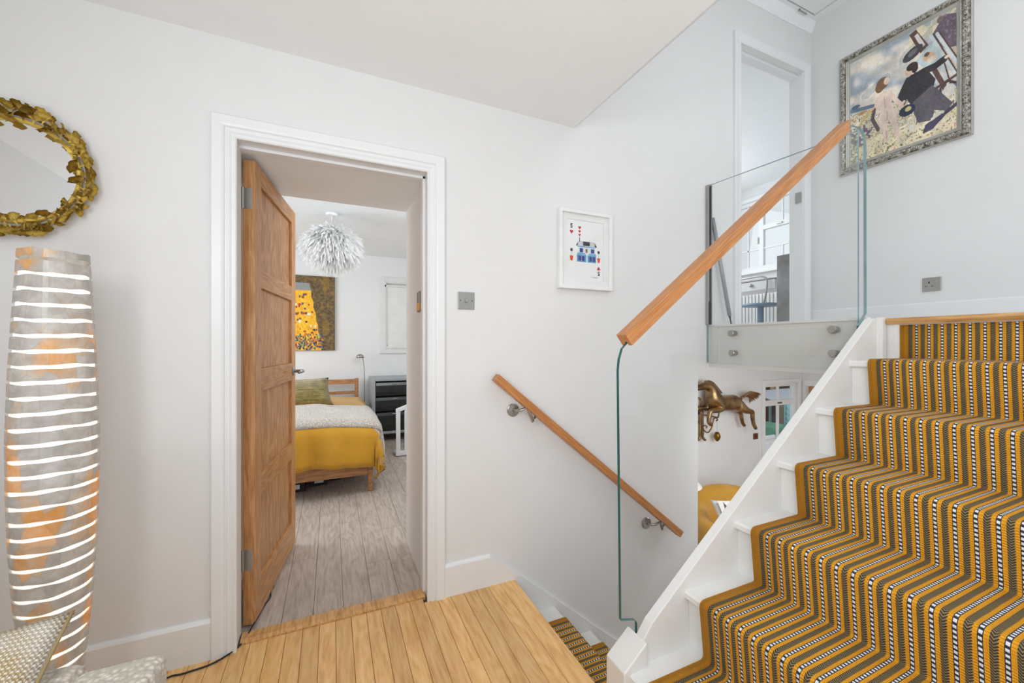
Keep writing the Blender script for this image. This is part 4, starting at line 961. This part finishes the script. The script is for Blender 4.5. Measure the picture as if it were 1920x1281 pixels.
rl2 = [(hip, 132*U), (hp(930, 610, .04), 71*U), (hp(1010, 655, .04), 49*U), (hp(1045, 690, .04), 36*U), (hp(1060, 780, .04), 33*U), (hp(1080, 870, .04), 31*U), (hp(1120, 920, .04), 28*U)]
skin('horse_body', [body, fl1, fl2, rl1, rl2], BRONZE, hs, rscale=1.0)
m = MB()
m.loft([[tuple(hp(x_, y_, d_)) for d_ in (-.012, .012)]+[tuple(hp(x_+ox, y_+oy, 0))] for x_, y_, ox, oy in ((380, 150, 0, -22), (440, 145, 18, -26), (500, 175, 30, -24), (540, 215, 34, -18), (575, 255, 36, -16), (610, 300, 40, -10), (650, 345, 40, -4))])
m.build('mane', DARKM if False else BRONZE, hs)
for x_ in (395, 425): MB().tube([hp(x_, 150), hp(x_-8, 122)], [.016, .003], 6).build('ear', BRONZE, hs)
random.seed(4); m = MB()
for i in range(15):
    s = i/14; e = (1310-110*s*s, 350+175*s); mid = (1150+30*s, 318+90*s)
    m.tube(smoothpts([hp(990, 440, (s-.5)*.02), hp(1080-10*s, 345+55*s, (s-.5)*.05), hp(*mid, (s-.5)*.06), hp(e[0]+random.uniform(-14, 14), e[1], (s-.5)*.07)], 3), [.014]*6+[.012, .010, .006, .002], 6)
m.build('tail', BRONZE, hs, smooth=True)
def sctube(name, P, r): return MB().tube(smoothpts([hp(*p) for p in P], 4), r, 8).build(name, BRONZE, hs, smooth=True)
for a, b, c in ((400, 385, 345), (420, 430, 475)):
    sctube('bracket_stem', [(a, 640, .07), (b, 1000, .07), (b, 1110, .07), ((b+c)/2, 1155, .07), (c, 1165, .07)], .016)
sctube('bracket_scroll', [(430, 730, .06), (560, 750, .06), (660, 770, .05), (680, 740, .05), (675, 660, .04)], .009)
sctube('bracket_scroll', [(350, 435, .06), (375, 460, .06), (385, 540, .06), (385, 620, .06)], .013)
sctube('bracket_scroll', [(640, 830, .05), (660, 815, .05), (645, 785, .05), (610, 785, .05), (585, 850, .05), (560, 950, .05), (500, 1030, .05), (440, 1005, .05), (415, 950, .05), (440, 910, .05), (480, 930, .05), (465, 955, .05)], .008)
MB().tube([hp(655, 830, .05), hp(655, 1040, .05)], .0018, 6).build('bell_chain', STEEL, hs)
p = hp(655, 1100, .05); MB().lathe([(.001, .055), (.02, .05), (.035, .02), (.038, -.01), (.022, -.045), (.006, -.058), (.001, -.06)], p, 16).build('bell', GOLDD, hs, smooth=True)
MB().tube([hp(400, 700, .06), hp(400, 700, .128)], .02, 10).build('wall_fixing', DARKM, hs)
sw2 = thing('light_switch', 'copper coloured switch plate under the bronze horse', 'switch', tuple(onY(1416, 818, 3.395)))
a, b = onY(1412, 824, 3.399), onY(1420, 812, 3.399)
B('face_plate', flat('copper_plate', (132, 84, 66), .35, .8), sw2, (a.x, b.x, 3.388, 3.3995, a.z, b.z), bevel=.002); c = (a+b)/2; B('toggle', DARKM, sw2, (c.x-.006, c.x+.006, 3.380, 3.388, c.z-.012, c.z+.012))
# sofa
sf = thing('sofa', 'mustard yellow tub sofa below the bronze horse', 'sofa', (3.8, 2.8, LOW))
ring = []
for i in range(25):
    a = PI*(-.12+1.24*i/24); ring.append((3.86+.62*math.cos(a), 2.60+.56*math.sin(a)))
m = MB(); rr_ = []
for i, (x_, y_) in enumerate(ring):
    a = PI*(-.12+1.24*i/24); n_ = Vector((math.cos(a), math.sin(a))); zt2 = -.50+.14*math.sin(a)**2
    rr_.append([(x_+n_.x*q, y_+n_.y*q, z_) for q, z_ in ((-.09, LOW+.38), (-.10, zt2-.05), (-.06, zt2), (0, zt2+.015), (.05, zt2), (.07, zt2-.06), (.05, LOW+.12), (-.05, LOW+.12))])
m.loft(rr_); m.build('backrest', MUSTV, sf, smooth=True)
MB().lathe([(.001, 0), (.50, 0), (.52, .04), (.52, .22), (.48, .28), (.001, .29)], (3.86, 2.58, LOW+.12), 40).build('seat', MUSTV, sf, smooth=True)
for a, b in ((3.5, 2.25), (4.2, 2.25), (3.5, 2.95), (4.2, 2.95)): MB().lathe([(.014, 0), (.022, .13)], (a, b, LOW), 12).build('leg', OAKV, sf)
fx = thing('cushion', 'white cushion printed with a grey fox face on the mustard sofa', 'cushion', (3.95, 2.75, -.7))
Q = Print(90, 90, (238, 234, 228)); gy = (92, 92, 96)
def fo_(*P): return [(a-.12, b-.14) for a, b in P]
Q.poly(fo_((.30, .18), (.46, .40), (.26, .52)), gy); Q.poly(fo_((.72, .18), (.56, .40), (.76, .52)), gy); Q.ell(.39, .36, .23, .16, gy); Q.poly(fo_((.28, .50), (.74, .50), (.51, .86)), (238, 210, 90)); Q.ell(.28, .36, .055, .035, (240, 190, 40)); Q.ell(.50, .36, .055, .035, (240, 190, 40)); Q.ell(.39, .68, .04, .04, (30, 30, 30)); Q.poly(fo_((.46, .36), (.56, .36), (.51, .70)), (226, 222, 210))
fc = onY(1333, 938, 2.86); u_ = Vector((.93, -.30, -.05)).normalized(); v_ = Vector((.06, -.42, -.9)).normalized(); n_ = u_.cross(v_).normalized()
if n_.y > 0: n_ = -n_
fc = onY(1334, 937, 2.72)
pillow('cover', fc+n_*-.02, u_, v_, n_, .36, .34, .09, PAPER, fx, N=12)
Q.build('fox_print', fc+u_*.03+v_*.012+n_*.040, u_*.28, v_*.28, fx, CLOTHP)
fx.location = tuple(fc); 
for ch in fx.children: ch.matrix_parent_inverse = Matrix.Translation(-fc)
ll = thing('floor_lamp', 'white cone shaded lamp mostly hidden behind the wall end', 'lamp', (3.30, 3.0, LOW))
MB().lathe([(.22, 0), (.07, .15), (.066, .15), (.216, .002)], (3.27, 3.0, -.196), 30, caps=False).build('shade', flat('lampshade', (244, 236, 228), .8), ll, smooth=True)
MB().tube([(3.27, 3.0, LOW+.02), (3.27, 3.0, .0)], .009, 10).build('stem', STEEL, ll); MB().lathe([(.001, 0), (.11, 0), (.11, .02), (.001, .03)], (3.27, 3.0, LOW), 24).build('base', STEEL, ll)
ll.location = (3.27, 3.0, LOW)
for ch in ll.children: ch.matrix_parent_inverse = Matrix.Translation((-3.362, -3.0, -LOW))
# lower window
w1 = thing('window_1', 'white casement window to the garden beside the bronze horse', 'window', (5.44, 3.45, -.5), kind='structure')
m = MB(); frame_ring(m, 5.04, 5.84, -.60, .745, 3.375, 3.40, .05); m.build('architrave', TRIM, w1, bevel=.004)
m = MB(); frame_ring(m, 5.09, 5.785, -.545, .695, 3.42, 3.47, .045); m.box(5.135, 5.74, 3.42, 3.47, .40, .47); m.build('window_frame', TRIM, w1, bevel=.003)
m = MB(); m.box(5.425, 5.447, 3.43, 3.46, -.50, .40); m.box(5.425, 5.447, 3.43, 3.46, .47, .65); m.box(5.135, 5.74, 3.435, 3.455, -.06, -.04); m.build('glazing_bar', TRIM, w1)
B('pane', PANE, w1, (5.135, 5.74, 3.443, 3.447, -.50, .65)); B('catch', DARKM, w1, (5.40, 5.47, 3.405, 3.42, .425, .440))
od = thing('door_3', 'oak entrance door with dark pull handle beyond the lower window', 'door', (5.92, 2.93, LOW), kind='structure')
B('leaf', OAKV, od, (5.93, 5.97, 2.52, 3.34, LOW, .64), bevel=.002); B('pull_handle', DARKM, od, (5.90, 5.93, 3.22, 3.24, -.35, .50)); B('architrave', TRIM, od, (5.88, 5.90, 2.45, 3.39, .65, .72), (5.88, 5.90, 2.45, 2.51, LOW, .65), (5.88, 5.90, 3.35, 3.39, LOW, .65))
# ---- garden seen through the lower window
GZ = -1.45
gr = tag(B('ground', flat('paving', (196, 190, 180), .9, bump=.2), None, (3.0, 22, 3.6, 24, GZ-.1, GZ)), 'pale garden paving outside the lower window', 'ground', kind='structure')
shd = thing('garden_fence', 'turquoise horizontal board fence seen through the lower window', 'fence', (11.4, 6.25, GZ))
TEAL = flat('turquoise_paint', (140, 200, 208), .7)
for i in range(9):
    z_ = GZ+.02+i*.13; m = MB(); m.prism([(6.20, z_), (6.185, z_+.005), (6.215, z_+.129), (6.24, z_+.129)], 10.15, 13, 'YZ'); m.build('cladding_board', TEAL, shd)
B('back_panel', TEAL, shd, (10.16, 13, 6.24, 6.28, GZ, -.27))
lt = thing('shelter', 'pale blue sheet roof on posts just behind the turquoise fence', 'shelter', (11.5, 6.8, GZ))
m = MB(); m.prism([(6.45, -.20), (7.1, -.05), (7.1, -.03), (6.45, -.18)], 10.0, 13.3, 'YZ'); m.build('roof', flat('sheet_roof', (206, 216, 230), .6), lt)
for a in (10.6, 13.1): B('post', TEAL, lt, (a, a+.05, 6.9, 6.95, GZ, -.07))
BRICK = NT('brick'); bt = BRICK.new('ShaderNodeTexBrick'); BRICK.put(bt.inputs['Vector'], BRICK.mapping(BRICK.coord(), (1, 1, 1))); bt.inputs['Color1'].default_value = (*S(196, 160, 134), 1); bt.inputs['Color2'].default_value = (*S(214, 184, 156), 1); bt.inputs['Mortar'].default_value = (*S(214, 206, 196), 1); bt.inputs['Scale'].default_value = 4; BRICK = BRICK.set(bt.outputs[0], .9)
hb = thing('brick_house', 'sandy brick house wall with a navy door left of the turquoise fence', 'house', (9.5, 6.9, GZ))
NAVY = flat('navy_door', (58, 62, 78), .6)
B('wall', BRICK, hb, (8.6, 10.9, 7.3, 7.6, GZ, 2.6), bevel=.01)
B('dark_doorway', NAVY, hb, (10.95, 11.5, 7.28, 7.5, GZ, -.36)); B('window', DARKM, hb, (11.42, 12.2, 7.25, 7.3, -.15, .5)); B('downpipe', BLACK, hb, (11.0, 11.05, 7.2, 7.28, -.3, 2.4)); B('wall', BRICK, hb, (10.9, 12.2, 7.3, 7.6, GZ, 2.6), bevel=.01)
h2 = thing('brick_house', 'grey rendered house far beyond the pale shelter roof', 'house', (16, 11, GZ))
B('wall', flat('grey_render', (120, 112, 108), .9), h2, (12.4, 24, 11.0, 12, GZ, 2.8)); m = MB(); m.prism([(10.7, 2.8), (12, 3.8), (12, 2.8)], 12.2, 24.2, 'YZ'); m.build('roof', DARKM, h2)
tb = thing('garden_table', 'green garden table outside the lower window', 'table', (8.6, 5.4, GZ)); GR = flat('green_plastic', (66, 150, 120), .5)
B('top', GR, tb, (7.75, 8.35, 5.0, 5.5, GZ+.80, GZ+1.04), bevel=.01)
for a in (7.8, 8.25):
    for b in (5.05, 5.4): B('leg', GR, tb, (a, a+.06, b, b+.06, GZ, GZ+.80))
for a in (7.45, 7.95):
    ch = thing('garden_chair', 'white garden chair %s the green table' % ('at the near end of' if a < 7.6 else 'tucked beside'), 'chair', (a, 4.7, GZ), 'white garden chairs')
    B('seat', BLINDW, ch, (a-.2, a+.2, 4.5, 4.9, GZ+.44, GZ+.48), bevel=.01); B('backrest', BLINDW, ch, (a-.2, a+.2, 4.88, 4.92, GZ+.48, GZ+.95), bevel=.015)
    for p_ in (-.18, .14):
        for q_ in (4.52, 4.86): B('leg', BLINDW, ch, (a+p_, a+p_+.04, q_, q_+.04, GZ, GZ+.44))
random.seed(2); bm = bmesh.new(); bcn = Vector((13.45, 8.1, -.15))
for i in range(1200):
    d = Vector((random.gauss(0, 1), random.gauss(0, 1), random.gauss(0, 1))).normalized()*random.uniform(.5, 1); c = bcn+Vector((d.x*.42, d.y*.4, d.z*.38)); s_ = .05
    q = [c+Vector((random.uniform(-s_, s_), random.uniform(-s_, s_), random.uniform(-s_, s_))) for _ in range(4)]; bm.faces.new([bm.verts.new(v) for v in q])
me = bpy.data.meshes.new('foliage'); bm.to_mesh(me); bm.free(); me.materials.append(flat('leaf_green', (128, 190, 60), .7, var=.3))
tr = thing('bush', 'bright green shrub above the pale shelter roof', 'bush', (13.45, 8.1, GZ)); f_ = link('foliage', me, tr); f_['kind'] = 'stuff'; MB().tube([(13.45, 8.1, GZ), (13.45, 8.1, -.2)], .05, 8).build('trunk', OAKV, tr)
# ================================================================ STUDY
w2 = thing('window_2', 'bright white casement window of the upstairs study', 'window', (6.0, 3.8, 2.36), kind='structure')
def yz_ring(m, y0, y1, z0, z1, x0, x1, t_):
    m.box(x0, x1, y0, y0+t_, z0, z1); m.box(x0, x1, y1-t_, y1, z0, z1); m.box(x0, x1, y0+t_, y1-t_, z0, z0+t_); m.box(x0, x1, y0+t_, y1-t_, z1-t_, z1)
m = MB(); yz_ring(m, 3.02, 4.58, 2.31, 3.50, 5.975, 6.0, .06); m.build('architrave', TRIM, w2, bevel=.004)
m = MB(); yz_ring(m, 3.08, 4.52, 2.36, 3.44, 6.02, 6.08, .055); m.box(6.02, 6.08, 4.03, 4.10, 2.415, 3.385); m.box(6.02, 6.08, 3.135, 4.03, 2.965, 3.035); m.build('window_frame', TRIM, w2, bevel=.003)
m = MB(); m.box(6.035, 6.06, 3.135, 4.03, 2.675, 2.695); m.box(6.035, 6.06, 4.10, 4.465, 2.675, 2.695); m.box(6.035, 6.06, 3.745, 3.765, 2.415, 2.675); m.box(6.035, 6.06, 3.745, 3.765, 3.035, 3.385); m.box(6.035, 6.06, 4.275, 4.295, 2.415, 3.385); m.build('glazing_bar', TRIM, w2)
B('pane', PANE, w2, (6.046, 6.05, 3.13, 4.47, 2.41, 3.39)); B('catch', STEEL, w2, (5.995, 6.02, 3.74, 3.82, 2.99, 3.01), (5.995, 6.02, 4.10, 4.12, 2.76, 2.86), bevel=.003)
B('window_sill', TRIM, w2, (5.93, 6.03, 3.0, 4.62, 2.30, 2.335), bevel=.006)
rd = thing('radiator', 'white ribbed radiator under the study window', 'radiator', (5.9, 3.8, LAND+.1))
for i in range(22): B('radiator_rib', BLINDW, rd, (5.90, 5.95, 3.20+i*.055, 3.24+i*.055, LAND+.15, LAND+.70), bevel=.008)
B('manifold', BLINDW, rd, (5.915, 5.935, 3.19, 4.41, LAND+.18, LAND+.22), (5.915, 5.935, 3.19, 4.41, LAND+.62, LAND+.66)); B('foot', BLINDW, rd, (5.915, 5.935, 3.3, 3.33, LAND, LAND+.18), (5.915, 5.935, 4.3, 4.33, LAND, LAND+.18))
cb = thing('metal_cabinet', 'grey brushed metal cabinet right of the study doorway view', 'cabinet', (4.6, 2.7, LAND))
CBM = NT('zinc'); nz = CBM.noise(CBM.coord(), 4, 5, .6); CBM = CBM.set(CBM.ramp(nz, [(.3, S(108, 106, 104)), (.6, S(150, 150, 150)), (.8, S(170, 180, 192))]), .35, .5)
B('body', CBM, cb, (4.5, 4.9, 2.42, 2.86, LAND, 2.19), bevel=.004); B('door', CBM, cb, (4.49, 4.50, 2.44, 2.84, LAND+.05, 2.15), bevel=.003); B('handle', STEEL, cb, (4.475, 4.49, 2.47, 2.48, 1.75, 1.9))
vs_ = thing('flower_pot', 'blue pot of pale blue flowers on the grey metal cabinet', 'flowers', (4.66, 2.70, 2.19))
BLU = flat('blue_glaze', (84, 140, 214), .3)
MB().lathe([(.001, 0), (.075, 0), (.10, .06), (.105, .13), (.095, .13), (.001, .12)], (4.66, 2.68, 2.191), 28).build('pot', BLU, vs_, smooth=True)
random.seed(9); bm = bmesh.new(); bm2 = MB()
for i in range(34):
    a = random.uniform(0, 2*PI); r = random.uniform(.02, .14); tp = Vector((4.66+r*math.cos(a), 2.68+r*math.sin(a), 2.34+random.uniform(0, .07)-r*.35))
    bm2.tube([(4.66+.03*math.cos(a), 2.68+.03*math.sin(a), 2.31), tp], .0015, 4)
    for k in range(5):
        b = k*2*PI/5; bm2.ell((tp.x+.012*math.cos(b), tp.y+.012*math.sin(b), tp.z), .010, .010, .004, 6, 4)
bm2.build('blossoms', flat('petals', (176, 204, 236), .7, var=.15), vs_, smooth=True)['kind'] = 'stuff'
dk_ = thing('desk', 'white desk with a drawer knob and bent tubular steel frame in the study', 'desk', (5.2, 3.5, LAND))
B('top', BLINDW, dk_, (5.0, 5.45, 3.0, 4.2, LAND+.70, LAND+.725), bevel=.01); d_ = B('drawer', BLINDW, dk_, (5.0, 5.40, 3.2, 4.1, LAND+.575, LAND+.69), bevel=.004); MB().ell((4.985, 3.50, LAND+.64), .022, .022, .022).build('knob', STEEL, d_, smooth=True)
MB().tube(smoothpts([(4.97, 4.1, LAND+.725), (4.97, 3.6, LAND+.74), (4.97, 3.32, LAND+.73), (4.97, 3.28, LAND+.6), (4.97, 3.34, LAND+.3), (4.97, 3.40, LAND)], 5), .012, 10).build('tube_leg', STEEL, dk_, smooth=True)
for a in (3.02, 4.15): B('leg', STEEL, dk_, (5.40, 5.42, a, a+.02, LAND, LAND+.70))
sl = thing('stool', 'blue topped pedestal stool under the study desk', 'stool', (4.8, 3.2, LAND)); BL2 = flat('slate_blue', (112, 140, 168), .45)
MB().lathe([(.001, 0), (.20, 0), (.205, .012), (.19, .03), (.001, .035)], (4.82, 3.26, LAND+.345), 32).build('seat', BL2, sl, smooth=True); MB().lathe([(.15, 0), (.15, .012), (.035, .03), (.035, .345)], (4.82, 3.26, LAND), 28).build('pedestal', BL2, sl); 
sl2 = thing('stool', 'grey round side stool behind the blue stool', 'stool', (5.2, 3.65, LAND))
MB().lathe([(.001, 0), (.19, 0), (.195, .012), (.18, .025), (.001, .03)], (4.78, 3.80, LAND+.50), 32).build('seat', GREYF, sl2, smooth=True); MB().lathe([(.13, 0), (.13, .012), (.025, .03), (.025, .50)], (4.78, 3.80, LAND), 28).build('pedestal', GREYF, sl2)
sl2.location = (4.78, 3.80, LAND)
for ch in sl2.children: ch.matrix_parent_inverse = Matrix.Translation((-4.78, -3.80, -LAND))
